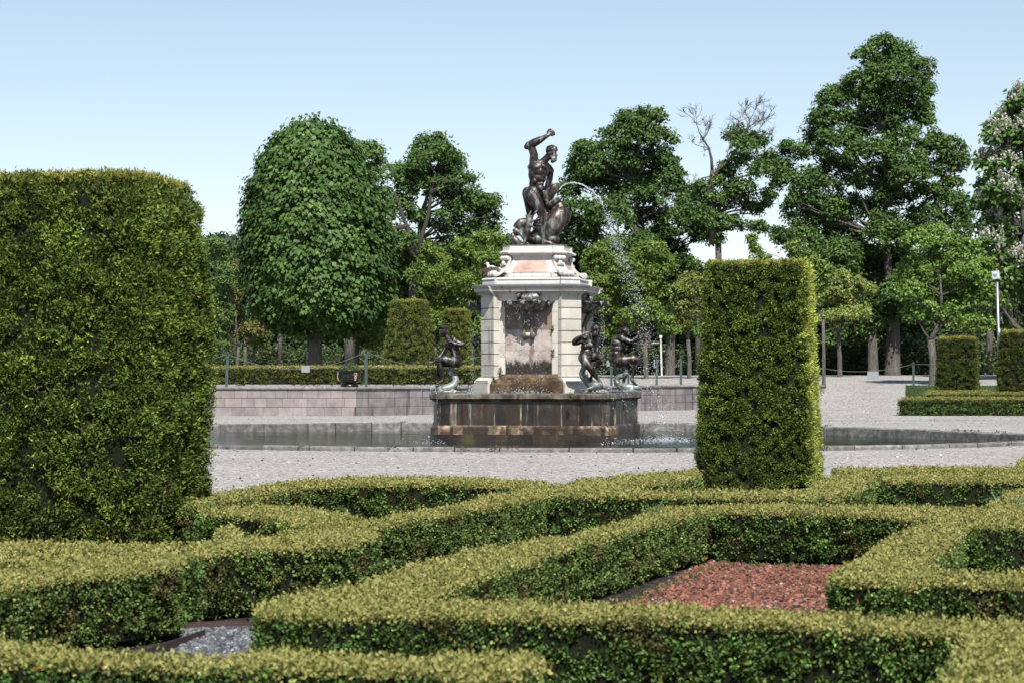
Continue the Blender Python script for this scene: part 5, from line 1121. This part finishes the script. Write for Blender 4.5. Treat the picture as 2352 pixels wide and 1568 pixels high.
def bare():
    mb = MB()
    def grow(p, dirv, L, r, lev):
        pts = [p]; q = Vector(p)
        for i in range(4): dirv = (dirv+Vector((random.gauss(0, .22), random.gauss(0, .22), random.gauss(.05, .14)))).normalized(); q = q+dirv*L/4; pts.append(q.copy())
        mb.tube(pts, [r*(1-.11*i) for i in range(5)], 5 if lev > 2 else 3, (1.0, .97, .93))
        if lev == 0: return
        for _ in range(4 if lev > 1 else 4):
            t = random.choice(pts[1:]); nd = (dirv+Vector((random.gauss(0, .75), random.gauss(0, .5), random.gauss(.1, .4)))).normalized(); grow(t, nd, L*random.uniform(.5, .78), max(r*.55, .012), lev-1)
    def main(pts, r0, r1):
        q = [Vector(P(x, y, 131.6)) for x, y in pts]; n = len(q); r0 *= .62; r1 *= .6; mb.tube(q, [r0+(r1-r0)*i/(n-1) for i in range(n)], 8, (.9, .87, .84)); return q
    a = main([(1637, 560), (1636, 480), (1634, 440), (1634, 410), (1636, 392)], .30, .2)
    b = main([(1636, 395), (1634, 365), (1628, 340), (1615, 320), (1606, 305)], .15, .05)
    c = main([(1637, 412), (1650, 388), (1672, 372), (1690, 345), (1705, 325)], .2, .1)
    e = main([(1690, 350), (1700, 315), (1720, 290), (1722, 275)], .11, .06)
    g = main([(1634, 405), (1618, 408), (1598, 418)], .07, .03)
    for q, dv, L, r, l in ((b[-1], (-.3, 0, 1), 1.6, .05, 3), (b[2], (-1, 0, .3), 1.6, .05, 3), (b[-2], (.6, 0, .8), 1.4, .05, 3), (c[2], (-.2, 0, 1), 2.0, .06, 3), (c[-1], (.8, 0, .6), 2.2, .07, 3), (e[-1], (.2, 0, 1), 1.5, .05, 3), (e[-1], (-.7, 0, .8), 1.5, .05, 3), (e[1], (.8, 0, .8), 1.7, .05, 3), (e[2], (.9, 0, .4), 1.8, .05, 3), (e[1], (-.8, 0, .7), 1.6, .05, 3), (g[-1], (-1, 0, 0), 1.0, .03, 2), (c[-1], (1.3, 0, .1), 2.6, .06, 3)): grow(q, Vector(dv).normalized(), L*.58, r*.5, l)
    o = mb.build('dead_limbs', BARK, dt, True); o.location = -Vector(dt.location)
bare()
blob_tree('maple_tree', 'tallest tree, a towering layered green maple at right with a thick grey trunk', 2050, 131, 1.44, [(2035, 118, 40, 20), (2070, 135, 44, 22), (1995, 142, 30, 20), (2030, 155, 50, 24), (2110, 165, 34, 22), (1975, 180, 28, 14), (2060, 185, 60, 28), (2000, 190, 34, 24), (2115, 205, 34, 24), (1945, 210, 36, 18), (2040, 222, 56, 30), (1905, 232, 32, 22), (1965, 240, 46, 26), (2095, 240, 44, 28), (2130, 245, 18, 24), (2020, 262, 56, 28), (1890, 272, 34, 26), (1940, 290, 50, 32), (2080, 285, 54, 30), (2120, 290, 22, 24), (2010, 310, 60, 34), (1875, 318, 34, 28), (2070, 330, 50, 30), (1930, 345, 56, 34), (2150, 318, 26, 18), (1865, 362, 36, 26), (2190, 345, 32, 26), (2150, 360, 40, 26), (2000, 365, 64, 36), (2085, 375, 56, 34), (2205, 370, 18, 18), (1860, 405, 40, 28), (1925, 410, 60, 38), (2165, 392, 40, 20), (2010, 430, 66, 38), (2095, 425, 54, 32), (1850, 450, 42, 30), (1900, 470, 56, 34), (2185, 430, 22, 10), (2140, 450, 46, 30), (2060, 480, 66, 40), (1965, 490, 60, 36), (1830, 490, 36, 26), (2185, 470, 36, 24), (1870, 520, 54, 34), (2140, 510, 54, 34), (2210, 500, 20, 22), (1805, 545, 36, 18), (1930, 550, 66, 40), (2030, 550, 70, 44), (2120, 565, 60, 44), (2195, 545, 34, 40), (1850, 570, 50, 34), (1920, 620, 70, 50), (2020, 630, 80, 54), (2120, 650, 80, 54), (2190, 620, 40, 50), (1900, 700, 60, 40), (1980, 690, 60, 40), (2060, 690, 60, 34), (2010, 735, 44, 24), (2080, 735, 36, 20), (1850, 640, 60, 50)], .42, .18, dens=.95, clump=.55, fork=4.5, vs_=1.3)
blob_tree('chestnut_tree', 'horse chestnut covered in white flower candles at the right edge', 2370, 118, 1.3, [(2350, 232, 22, 18), (2335, 280, 40, 30), (2310, 300, 30, 20), (2300, 330, 44, 34), (2350, 330, 50, 50), (2275, 372, 34, 26), (2310, 395, 50, 44), (2355, 400, 50, 60), (2270, 430, 34, 30), (2300, 470, 50, 44), (2350, 490, 50, 50), (2265, 490, 30, 34), (2290, 540, 50, 44), (2345, 560, 56, 50), (2275, 590, 44, 40), (2330, 630, 56, 50), (2290, 660, 44, 40), (2340, 710, 56, 50), (2310, 745, 40, 30), (2420, 300, 60, 80), (2430, 450, 70, 90), (2430, 620, 80, 90)], .4, .3, cols=[(.08, .16, .038), (.11, .205, .05), (.15, .25, .065)], ws=[3, 3, 1], dens=1.1, clump=.6, flowers=1250, vs_=1.15)
GY = 'young linden trees planted in rows'
def young(label, tx, d, yb, blobs, r=.1, cols=GREENY, ws=GREENYW, dens=.72, clump=.34, leaf=.13, **k):
    zb = HC+(YH-yb)*d/F; return blob_tree('linden_tree', label, tx, d, zb, blobs, r, leaf, cols, ws, dens, clump, group=GY, depth=.6, up=.45, **k)
DG = [(.10, .19, .045), (.13, .23, .055), (.075, .14, .037), (.17, .25, .065)]
young('slim young linden just right of the huge left topiary, with green upper leaves', 545, 122, 862, [(490, 560, 20, 24), (500, 600, 24, 34), (520, 640, 24, 34), (505, 680, 30, 40), (510, 740, 34, 40), (500, 790, 30, 34)], .09, DG, [1]*4)
young('young linden with yellow brown new leaves beside the round lime tree', 562, 124, 862, [(535, 640, 22, 30), (545, 690, 26, 36), (535, 740, 30, 36), (590, 760, 34, 18), (560, 780, 34, 26)], .09, [(.19, .18, .05), (.16, .17, .045), (.22, .17, .06), (.12, .15, .04)], [2, 2, 1, 2])
young('third thin linden trunk from the left, under the edge of the round lime tree', 580, 126, 862, [(610, 765, 34, 16), (640, 755, 30, 14), (590, 790, 30, 14)], .09, dens=.5)
young('thin linden with a shaded trunk behind the urn', 820, 116, 862, [(845, 770, 30, 22), (870, 800, 24, 24), (850, 790, 26, 20)], .11)
young('fresh green linden between the two tapered topiaries', 999, 118, 862, [(985, 575, 24, 24), (1000, 610, 34, 30), (965, 640, 24, 30), (1010, 655, 40, 34), (985, 690, 36, 34), (1020, 710, 34, 30), (1000, 745, 34, 30), (960, 740, 20, 26), (1030, 765, 26, 30)], .11)
young('fresh green linden directly behind the left side of the pedestal', 1083, 118, 862, [(1060, 580, 28, 26), (1100, 560, 30, 26), (1140, 570, 30, 30), (1075, 615, 36, 34), (1120, 620, 44, 36), (1070, 660, 36, 34), (1110, 680, 44, 36), (1085, 720, 34, 34), (1120, 740, 34, 34), (1090, 770, 30, 24)], .11)
young('fresh green linden directly behind the right side of the pedestal', 1416, 118, 868, [(1380, 590, 26, 30), (1400, 565, 20, 18), (1360, 620, 30, 34), (1405, 630, 40, 36), (1370, 670, 40, 36), (1420, 680, 40, 36), (1390, 720, 44, 34), (1430, 740, 34, 30), (1400, 770, 34, 22)], .11)
young('fresh green linden right of the raised arm nymph, crossed by the falling water', 1484, 116, 871, [(1470, 600, 26, 26), (1500, 590, 24, 24), (1450, 630, 30, 30), (1500, 640, 36, 34), (1530, 620, 20, 26), (1470, 680, 40, 36), (1520, 690, 34, 34), (1490, 730, 44, 30), (1450, 750, 34, 20), (1530, 740, 24, 20)], .12)
young('young linden with brownish new leaves close to the left side of the right topiary', 1583, 117, 871, [(1590, 640, 26, 22), (1570, 670, 30, 28), (1605, 690, 30, 34), (1560, 710, 26, 26), (1590, 730, 36, 28), (1620, 660, 24, 30), (1560, 745, 26, 14)], .11, [(.24, .27, .075), (.20, .25, .06), (.25, .20, .085), (.16, .21, .05)], [2, 2, .6, 2], dens=.7)
young('young linden whose top just shows above the right topiary', 1892, 104, 886, [(1735, 590, 12, 18), (1728, 565, 6, 14), (1765, 598, 12, 10), (1825, 575, 22, 24), (1850, 600, 26, 26), (1875, 620, 26, 30), (1840, 640, 40, 40), (1885, 665, 26, 34)], .08)
young('wide pale yellow green young linden standing on the gravel right of the right topiary', 1929, 124, 877, [(1935, 640, 30, 18), (1905, 655, 26, 22), (1965, 655, 26, 16), (1925, 680, 50, 22), (1980, 680, 24, 18), (1900, 705, 34, 22), (1950, 710, 50, 22), (1985, 715, 20, 12), (1920, 738, 50, 16), (1965, 735, 26, 10), (1890, 745, 26, 16)], .13, [(.27, .35, .085), (.22, .30, .07), (.32, .38, .11), (.26, .22, .09)], [3, 3, 2, .4], dens=.85)
young('large full crowned linden beside the dark topiaries at right', 2143, 112, 884, [(2150, 545, 40, 24), (2110, 575, 36, 30), (2170, 580, 50, 34), (2220, 590, 40, 34), (2090, 625, 40, 34), (2150, 630, 56, 40), (2220, 640, 50, 40), (2265, 640, 34, 34), (2095, 680, 40, 34), (2160, 690, 60, 36), (2230, 695, 50, 36), (2280, 690, 30, 34), (2110, 725, 40, 24), (2180, 740, 50, 26), (2240, 745, 44, 26)], .20, [(.13, .235, .045), (.17, .29, .058), (.10, .18, .038), (.23, .33, .075)], [3, 3, 2, 1], dens=.9, leaf=.15)
young('thin linden behind the left one of the two dark topiaries', 2222, 118, 870, [(2215, 760, 30, 14), (2240, 740, 30, 20), (2190, 750, 20, 14)], .1, dens=.6)
blob_tree('old_tree', 'old tree with a shaded leaning dark trunk left of the thick grey trunk', 2006, 130, 1.45, [(1960, 760, 50, 24), (1930, 780, 50, 24), (1990, 745, 50, 24)], .29, .2, dens=.7, clump=.6, fork=3.0)
blob_tree('old_tree', 'pale barked old tree trunk behind the white signpost', 1539, 130, 1.42, [(1540, 750, 50, 30), (1580, 760, 50, 24), (1500, 745, 50, 24)], .27, .2, dens=.8, clump=.6, fork=3.2)
# dense wood behind everything: shrubs and far trees that read as one mass
def wood():
    Vs = []; Cs = []
    def belt(x0, x1, d, top, n, rad, leaf, cols, low=1.5):
        X = rng.uniform(x0, x1, n); Y = d+rng.uniform(-3.5, 5, n); tp = np.interp(X, [t[0] for t in top], [t[1] for t in top]); t = rng.uniform(0, 1, n)
        Z = low+(tp-low)*t; Y = Y+t*1.5; C = np.stack([X, Y, Z], 1); k = int(9*(rad/leaf)**2*.22)+6
        V, c = clumpleaves(C, rad*rng.uniform(.6, 1.3, n), .6, k, leaf, leaf*.6, cols, [1]*len(cols), .55, .3); Vs.append(V); Cs.append(c)
    wx = lambda px, d: (px-CX)/F*d
    wz = lambda py, d: HC+(YH-py)*d/F
    dk = [(.045, .09, .025), (.06, .12, .035), (.08, .14, .05), (.03, .06, .02), (.11, .16, .06)]
    T = [(wx(-200, 142), 8), (wx(440, 142), wz(600, 142)), (wx(560, 142), wz(560, 142)), (wx(900, 142), wz(560, 142)), (wx(1150, 142), wz(565, 142)), (wx(1300, 142), wz(560, 142)), (wx(1560, 142), wz(600, 142)), (wx(1640, 142), wz(640, 142)), (wx(1800, 142), wz(640, 142)), (wx(1900, 142), wz(560, 142)), (wx(2300, 142), wz(600, 142)), (wx(2600, 142), 9)]
    belt(-38, 42, 142, T, 21000, .85, .26, dk)
    belt(-34, 38, 135.5, [(-40, 3.0), (-18, 3.4), (-10, 2.9), (0, 3.2), (8, 3.0), (16, 3.8), (26, 3.3), (40, 3.6)], 7000, .45, .17, [(.05, .085, .03), (.07, .10, .04), (.035, .06, .022), (.10, .13, .05)], 1.35)
    o = quads('far_wood', np.concatenate(Vs), np.concatenate(Cs), LEAF); tag(o, 'dark green undergrowth and far trees closing the view behind the linden rows', 'wood', kind='stuff')
    # bluish far wood seen left of the lime tree
    Vs.clear(); Cs.clear(); belt(wx(380, 190), wx(640, 190), 190, [(wx(380, 190), wz(560, 190)), (wx(470, 190), wz(545, 190)), (wx(520, 190), wz(548, 190)), (wx(560, 190), wz(560, 190)), (wx(640, 190), wz(590, 190))], 900, 1.2, .34, [(.06, .11, .06), (.08, .13, .08), (.05, .09, .05)], 2)
    o = quads('distant_wood', np.concatenate(Vs), np.concatenate(Cs), LEAF); tag(o, 'hazy tree tops far away between the left topiary and the round lime tree', 'wood', kind='stuff')
    # a few dark trunks inside it
    for px, w, lab in ((640, .12, 'slim trunk in the undergrowth below the left side of the round lime tree'), (1600, .16, 'dark trunk in the undergrowth behind the right topiary'), (800, .3, 'stout dark trunk in the undergrowth behind the urn'), (2270, .2, 'dark trunk in the undergrowth behind the floodlight pole')):
        mb = MB(); x = wx(px, 133.5); mb.tube([(0, 0, 0), (.1, 0, 2.2), (.0, 0, 5.5)], [w*1.2, w, w*.8], 8); o = mb.build('tree_trunk', BARK, None, True); o.location = (x, 133.6, 1.4); tag(o, lab, 'tree trunk')
wood()
# dark soil of deep wood so that no sky shows low between the trunks
def tall_hedge():
    V = []; 
tall_hedge()

# ------------------------------------------------------------ small things
def post(px, d, ytop, label, lean=0.0, zb=None):
    x = (px-CX)/F*d; zb = tz(x, d) if zb is None else zb; zt = HC+(YH-ytop)*d/F; H = zt-zb
    root = empty('rope_post', (x, d, zb)); tag(root, label, 'post', 'green steel posts of the rope fence')
    mb = MB(); M = Matrix.Rotation(lean, 4, 'Y')
    for sx in (-.035, .035): mb.loft([[M @ Vector((sx+a, b, z)) for a, b in ((-.014, -.03), (.014, -.03), (.014, .03), (-.014, .03))] for z in (0, H)])
    mb.loft([[M @ Vector((a, b, z)) for a, b in ((-.03, .0), (.03, .0), (.03, .015), (-.03, .015))] for z in (0, H-.02)]); mb.build('upright', POSTG, root)
    mb = MB(); mb.tube([M @ Vector((0, 0, H-.09)), M @ Vector((0, 0, H-.03)), M @ Vector((0, 0, H+.02))], [.05, .055, .03], 8); mb.build('cap', DARKP, root)
    for z in (.35, .7, H-.25): mb = MB(); mb.ell(M @ Vector((0, -.034, z)), (.012, .006, .012), 6, 4); mb.build('bolt', DARKP, root)
    t = M @ Vector((0, 0, H-.07)); return Vector((x+t.x, d+t.y, zb+t.z))
p0 = post(262, 87.6, 805, 'green steel rope post hidden partly by the huge left topiary') if 0 else Vector((fx(262, 87.6), 87.6, 2.35))
p1 = post(520, 87.6, 808, 'green leaning steel rope post on the wall beside the huge left topiary', R(2.2))
p2 = post(841, 87.6, 803, 'green steel rope post on the wall just right of the black urn')
p3 = post(1404, 98.6, 826, 'green steel rope post behind the nymph with raised arm, carrying the white board')
p3b = post(1443, 103, 827, 'green steel rope post mostly hidden by the leg of the nymph with raised arm')
p4 = post(1508, 100.9, 819, 'green leaning steel rope post right of the nymph with raised arm, with a small plate', R(1.5))
p5 = post(1564, 101.8, 817, 'green steel rope post on the wall just left of the right topiary')
p6 = post(2098, 109.5, 832, 'green steel rope post standing on the gravel beside the lawn at right')
p7 = Vector((fx(1800, 108), 108, 2.3)); p8 = Vector((fx(2240, 108), 108, 2.2))
def rope(a, b, sag, label):
    mb = MB(); mb.tube([a.lerp(b, t/14)-Vector((0, 0, sag*4*(t/14)*(1-t/14))) for t in range(15)], .009, 5); o = mb.build('rope', ROPE, None, True); tag(o, label, 'rope', 'ropes strung between the green posts')
rope(p0, p1, .45, 'rope coming from behind the huge left topiary to the first green post')
rope(p1, p2, .62, 'sagging rope over the terrace hedge left of the black urn')
rope(p2, Vector((fx(1100, 90), 90, 2.2)), .45, 'rope running right from the urn post to behind the fountain')
rope(Vector((fx(1300, 97), 97, 2.0)), p3, .2, 'rope reaching the post with the white board from the left')
rope(p3b, p4, .5, 'sagging rope between the nymph with raised arm and the leaning post')
rope(p4, p5, .5, 'short sagging rope just left of the right topiary')
rope(p7, p6, .5, 'sagging rope right of the right topiary carrying a grey sign')
rope(p6, p8, .10, 'nearly straight rope from the gravel post towards the dark topiaries')
def plate(px, py, d, w, h, label, mat=GREYS):
    mb = MB(); x, y, z = P(px, py, d); mb.box((0, 0, 0), (w, .012, h), bev=.004); o = mb.build('sign_board', mat); o.location = (x, y, z); tag(o, label, 'sign'); return o
plate(702, 847, 87.55, .31, .25, 'blank light grey sign hanging from the rope in front of the terrace hedge')
plate(2005, 861, 108.9, .52, .33, 'blank light grey sign hanging from the rope above the gravel at right')
plate(1397, 834, 98.5, .14, .24, 'white board behind the seat of the nymph with raised arm')
plate(1503, 835, 100.8, .05, .38, 'narrow grey plate on the leaning green post')
plate(874, 842, 101, .28, .13, 'small white box lying on the terrace hedge left of the tapered topiary', WHITEP)
# urn
def urn():
    d = 87.45; x = fx(803, d); root = empty('urn', (x, d, 1.062), R(-8)); tag(root, 'black cast iron urn with gold crown and cypher, planted with purple flowers, on the wall', 'urn')
    mb = MB(); mb.lathe([(.30, 0), (.34, .02), (.33, .06), (.30, .10), (.27, .12)], 28); mb.build('foot', BLACKI, root, True)
    mb = MB(); mb.lathe([(.2, .11), (.16, .13), (.19, .16), (.33, .175), (.375, .21), (.395, .28), (.41, .40), (.42, .52), (.435, .535), (.45, .56), (.47, .60), (.47, .615), (.42, .615), (.41, .55), (.1, .54)], 36); mb.build('bowl', BLACKI, root, True)
    mb = MB()       # relief scrolls
    for _ in range(46):
        a = random.uniform(-2.2, -.85); z = random.uniform(.25, .48); r_ = .40; mb.tube([(r_*math.cos(a+t*.1), r_*math.sin(a+t*.1), z+math.sin(t*2)*.03) for t in (0, .5, 1)], [.014, .022, .008], 6)
    for s in (-1, 1):
        a = -math.pi/2+s*.98
        mb.tube([(.44*math.cos(a+q*.03), .44*math.sin(a+q*.03), z) for q, z in ((0, .24), (-s*2, .32), (-s*2, .42), (0, .5), (s*3, .52), (s*4, .46))], [.02, .03, .035, .03, .025, .015], 8)
    mb.build('relief', BLACKI, root, True)
    mb = MB()       # gold beading, crown and cypher
    for k in range(9): a = -math.pi/2-1.03+.03*abs(k-3); mb.ell((.475*math.cos(a), .475*math.sin(a), .53-.035*k), (.016, .016, .016), 8, 6)
    def on(u, z, r_=.425): a = -math.pi/2+.80+u/.42; return (r_*math.cos(a), r_*math.sin(a), z)
    def loop(cu, cz, ru, rz, a0=0, a1=6.283, r_=.006): mb.tube([on(cu+ru*math.cos(a0+(a1-a0)*k/12), cz+rz*math.sin(a0+(a1-a0)*k/12)) for k in range(13)], r_, 5)
    loop(-.045, .47, .04, .05, .3, 4.2); loop(.045, .47, .04, .05, -1.1, 2.9); loop(0, .47, .02, .055); mb.ell(on(0, .54), (.011,)*3, 6, 4); mb.tube([on(-.07, .425), on(0, .415), on(.07, .425)], .008, 5); mb.tube([on(-.05, .40), on(0, .39), on(.05, .40)], .008, 5)
    loop(-.03, .345, .03, .035, r_=.007); loop(-.045, .285, .035, .04, r_=.007); mb.tube([on(-.05, .25), on(-.01, .31), on(0, .375)], .007, 5); mb.tube([on(.02, .375), on(.035, .31), on(.03, .25)], .007, 5); mb.tube([on(.06, .375), on(.075, .31), on(.08, .25)], .007, 5); mb.tube([on(.02, .315), on(.05, .33), on(.08, .31)], .006, 5)
    mb.build('gold_cypher', GOLD, root, True)
    mb = MB(); mb.lathe([(.02, .56), (.38, .56), (.40, .59), (.02, .60)], 20); mb.build('soil', SOIL, root)
    o = empty('flowers', root.location.copy(), 0); tag(o, 'purple pansies with green leaves growing in the black urn', 'flowers')
    n = 900; a = rng.uniform(0, 6.28, n); r_ = .38*np.sqrt(rng.uniform(0, 1, n)); B = np.stack([np.cos(a)*r_, np.sin(a)*r_, .60+rng.uniform(0, .30, n)*(1.15-r_/.42)], 1)
    quads('leaves', leafquads(B, nrm(rng.normal(size=B.shape)*.7+[0, -.1, .7]), rng.uniform(.04, .09, n), rng.uniform(.02, .03, n)), pal([(.10, .17, .04), (.16, .24, .07), (.06, .10, .03)], [2, 2, 1], n), LEAF, o)
    n = 130; idx = rng.choice(900, n); B2 = B[idx]+[0, -.02, .05]; quads('petals', leafquads(B2, nrm(rng.normal(size=B2.shape)*.7+[0, -.6, .4]), np.full(n, .045), np.full(n, .04)), pal([(.10, .05, .22), (.16, .09, .32), (.03, .015, .06)], [2, 1, 2], n), LEAF, o)
urn()
# signpost
def signpost():
    d = 127; x = fx(1520, d); z0 = tz(x, d); zt = HC+(YH-770)*d/F; H = zt-z0; root = empty('signpost', (x, d, z0)); tag(root, 'white wooden signpost with a small black arrow board pointing left', 'signpost')
    mb = MB(); mb.loft([[(a*r_-sh, b*r_, z) for a, b in ((-1, -1), (1, -1), (1, 1), (-1, 1))] for z, r_, sh in ((0, .045, 0), (H-.16, .04, .06), (H-.15, .075, .06), (H-.02, .08, .06), (H, .04, .06))]); mb.build('pole', WHITEP, root)
    mb = MB(); mb.loft([[(-.95, y, H-.42), (-.78, y, H-.30), (-.08, y, H-.30), (-.08, y, H-.52), (-.78, y, H-.52)] for y in (-.07, -.05)]); mb.build('arrow_board', DARKP, root)
    mb = MB()
    for k in range(6): mb.box((-.52+.065*k, -.074, H-.41), (.035, .006, random.uniform(.045, .07)))
    mb.tube([(-.76, -.075, H-.33), (-.9, -.075, H-.42), (-.76, -.075, H-.49)], .012, 5); mb.build('lettering', WHITEP, root)
signpost()
# floodlight
def flood():
    d = 108; x = fx(2293, d); z0 = tz(x, d); zt = HC+(YH-645)*d/F; H = zt-z0; root = empty('floodlight', (x, d, z0)); tag(root, 'grey floodlight on a tall steel pole behind the dark topiaries at right', 'floodlight')
    mb = MB(); mb.tube([(.05, 0, 0), (.03, 0, H*.55), (.0, 0, H*.55+.02), (-.05, 0, H)], [.085, .08, .062, .055], 12); mb.build('pole', STEEL, root, True)
    mb = MB(); mb.tube([(-.05, 0, H-.02), (-.06, 0, H+.14)], .07, 8); mb.build('bracket', DARKP, root)
    M = Matrix.Translation((-.12, -.05, H+.26)) @ Matrix.Scale(.85, 4) @ Matrix.Rotation(R(-14), 4, 'Z') @ Matrix.Rotation(R(-8), 4, 'Y'); mb = MB()
    mb.loft([[M @ Vector((a*sx, y, b*sz)) for a, b in ((-1, -1), (1, -1), (1, 1), (-1, 1))] for y, sx, sz in ((.16, .12, .12), (.1, .17, .18), (-.08, .2, .22), (-.12, .205, .225))]); mb.build('housing', m_plain('grey housing', (.42, .45, .46), .5), root)
    mb = MB(); mb.loft([[M @ Vector((a*sx, y, b*sz)) for a, b in ((-1, -1), (1, -1), (1, 1), (-1, 1))] for y, sx, sz in ((-.121, .175, .195), (-.126, .17, .19))]); mb.build('glass', GLASS, root)
    mb = MB(); mb.ell(M @ Vector((-.01, -.13, .02)), (.10, .02, .11), 12, 8); mb.build('reflector', STEEL, root, True)
flood()
mb = MB(); mb.tube([(0, 0, 0), (.008, 0, .06), (.012, 0, .12)], [.014, .012, .012], 8); o = mb.build('green_pipe', m_plain('turquoise plastic', (.03, .42, .33), .4), None, True); o.location = floc(-1.28, -2.0, 1.08); tag(o, 'short turquoise plastic pipe sticking up from the basin rim', 'pipe')

# ------------------------------------------------------------ water in the air
def drops(name, pts, label, parent=None):
    """pts: (x, y, z, r[, stretch vector]) small elongated drops, one mesh"""
    n = len(pts); A = np.array([p[:4] for p in pts], dtype=float); C = A[:, :3]; r_ = A[:, 3:4]
    D = nrm(rng.normal(size=(n, 3))); E = nrm(np.cross(D, rng.normal(size=(n, 3)))); G_ = np.cross(D, E); st_ = rng.uniform(1, 1.9, (n, 1))
    X = [C+D*r_*st_, C-D*r_*st_, C+E*r_, C-E*r_, C+G_*r_, C-G_*r_]
    Vs = [np.stack([X[a], X[b], X[c], (X[a]+X[c])/2], 1) for a, b, c in ((0, 2, 4), (2, 1, 4), (1, 3, 4), (3, 0, 4), (2, 0, 5), (1, 2, 5), (3, 1, 5), (0, 3, 5))]
    V = np.concatenate(Vs); o = quads(name, V, np.ones((len(V), 3)), DROP, parent); tag(o, label, 'water', kind='stuff'); return o
def jet():
    d0 = 59.6; path = [(1284, 437), (1292, 427), (1304, 421), (1318, 419.5), (1332, 422), (1346, 429), (1360, 440), (1374, 455), (1386, 472), (1395, 492), (1402, 515), (1410, 540), (1418, 570), (1430, 600), (1444, 640), (1458, 680), (1472, 730), (1486, 790), (1500, 860), (1514, 930), (1530, 1005)]
    pts = [Vector(P(x, y, d0-.012*i)) for i, (x, y) in enumerate(path)]
    mb = MB(); q = pts[:9]; fine = []
    for i in range(len(q)-1):
        for t in np.linspace(0, 1, 6, endpoint=False): fine.append(q[i].lerp(q[i+1], t)+Vector([random.gauss(0, .008*(i*.5+.3)) for _ in range(3)]))
    mb.tube(fine, [random.uniform(.010, .022)*(.75+.010*i) for i in range(len(fine))], 7); o = mb.build('water_jet', DROP, None, True); tag(o, 'arching jet of water spouting from the dragon jaws', 'water jet')
    D = []
    for i in range(4, len(pts)-1):
        spread = .009+.0075*max(0, i-5)**1.3; n = 40 if i < 9 else 150
        for _ in range(n):
            t = random.random(); c = pts[i].lerp(pts[i+1], t); r_ = abs(random.gauss(0, .006))+.0035
            if i >= 8 and random.random() < .35: c = c+Vector((math.sin((i+t)*9)*spread*.6, 0, 0))
            D.append((c.x+random.gauss(0, spread), c.y+random.gauss(0, spread), c.z+random.gauss(0, spread*.8), min(r_, .010)))
    c = pts[-1]
    for _ in range(700):
        a = random.uniform(0, 6.28); r1 = abs(random.gauss(0, .5)); D.append((c.x+r1*math.cos(a)*1.2, c.y+r1*math.sin(a), ZW+abs(random.gauss(0, .08))*math.exp(-r1), random.uniform(.004, .014)))
    drops('spray', D, 'spray of the big jet falling into the pond left of the right topiary')
jet()
def smalls():
    D = []
    for q in range(4):           # drips from the shells
        M = Matrix.Rotation(q*math.pi/2, 4, 'Z')
        for s in range(14):
            x0 = random.uniform(-.45, .45); y0 = -1.16-.55*math.sqrt(max(.05, 1-(x0/.6)**2)); 
            for k in range(26):
                t = random.random(); z = 3.3-2.2*t; x = x0*(1+.15*t)+random.gauss(0, .02+.05*t); y = y0+random.gauss(0, .04); v = M @ Vector((x, y, z)); D.append((*floc(v.x, v.y, v.z), random.uniform(.004, .010)))
        for _ in range(260):
            x = random.gauss(0, .4); v = M @ Vector((x, -1.6+random.gauss(0, .1), 1.05+abs(random.gauss(0, .06)))); D.append((*floc(v.x, v.y, v.z), random.uniform(.005, .012)))
    drops('drips', D, 'drops of water falling from the bronze shells in front of the niches')
    D = []
    def fan(x, y, z, dirs):
        for dx, dy, v in dirs:
            for k in range(46):
                t = random.random()*.72; D.append((x+dx*v*t+random.gauss(0, .012), y+dy*v*t+random.gauss(0, .012), z+1.0*t-4.9*t*t+random.gauss(0, .012), random.uniform(.004, .011)))
            t = .66
            for _ in range(22): D.append((x+dx*v*t+random.gauss(0, .09), y+dy*v*t+random.gauss(0, .09), ZW+abs(random.gauss(0, .04)), random.uniform(.004, .010)))
    a = floc(-1.9, -1.9); fan(a[0]-.36, a[1]-.1, 1.2, ((-1, -.3, 1.2), (-.8, -.5, .8), (-.2, -1, .9), (.35, -1, .8)))
    b = floc(1.93, -1.93); fan(b[0]+.25, b[1]-.2, 1.2, ((.9, -.6, 1.0), (1, -.3, 1.4), (-.2, -1, .8), (.3, -1, .6)))
    c = floc(1.9, 1.9); fan(c[0]+.48, c[1]-.1, 1.2, ((1, -.4, 1.0), (1, .2, 1.3), (.8, -.8, .7)))
    drops('dolphin_spray', D, 'thin sprays of water from the dolphins falling over the basin lip into the pond')
smalls()
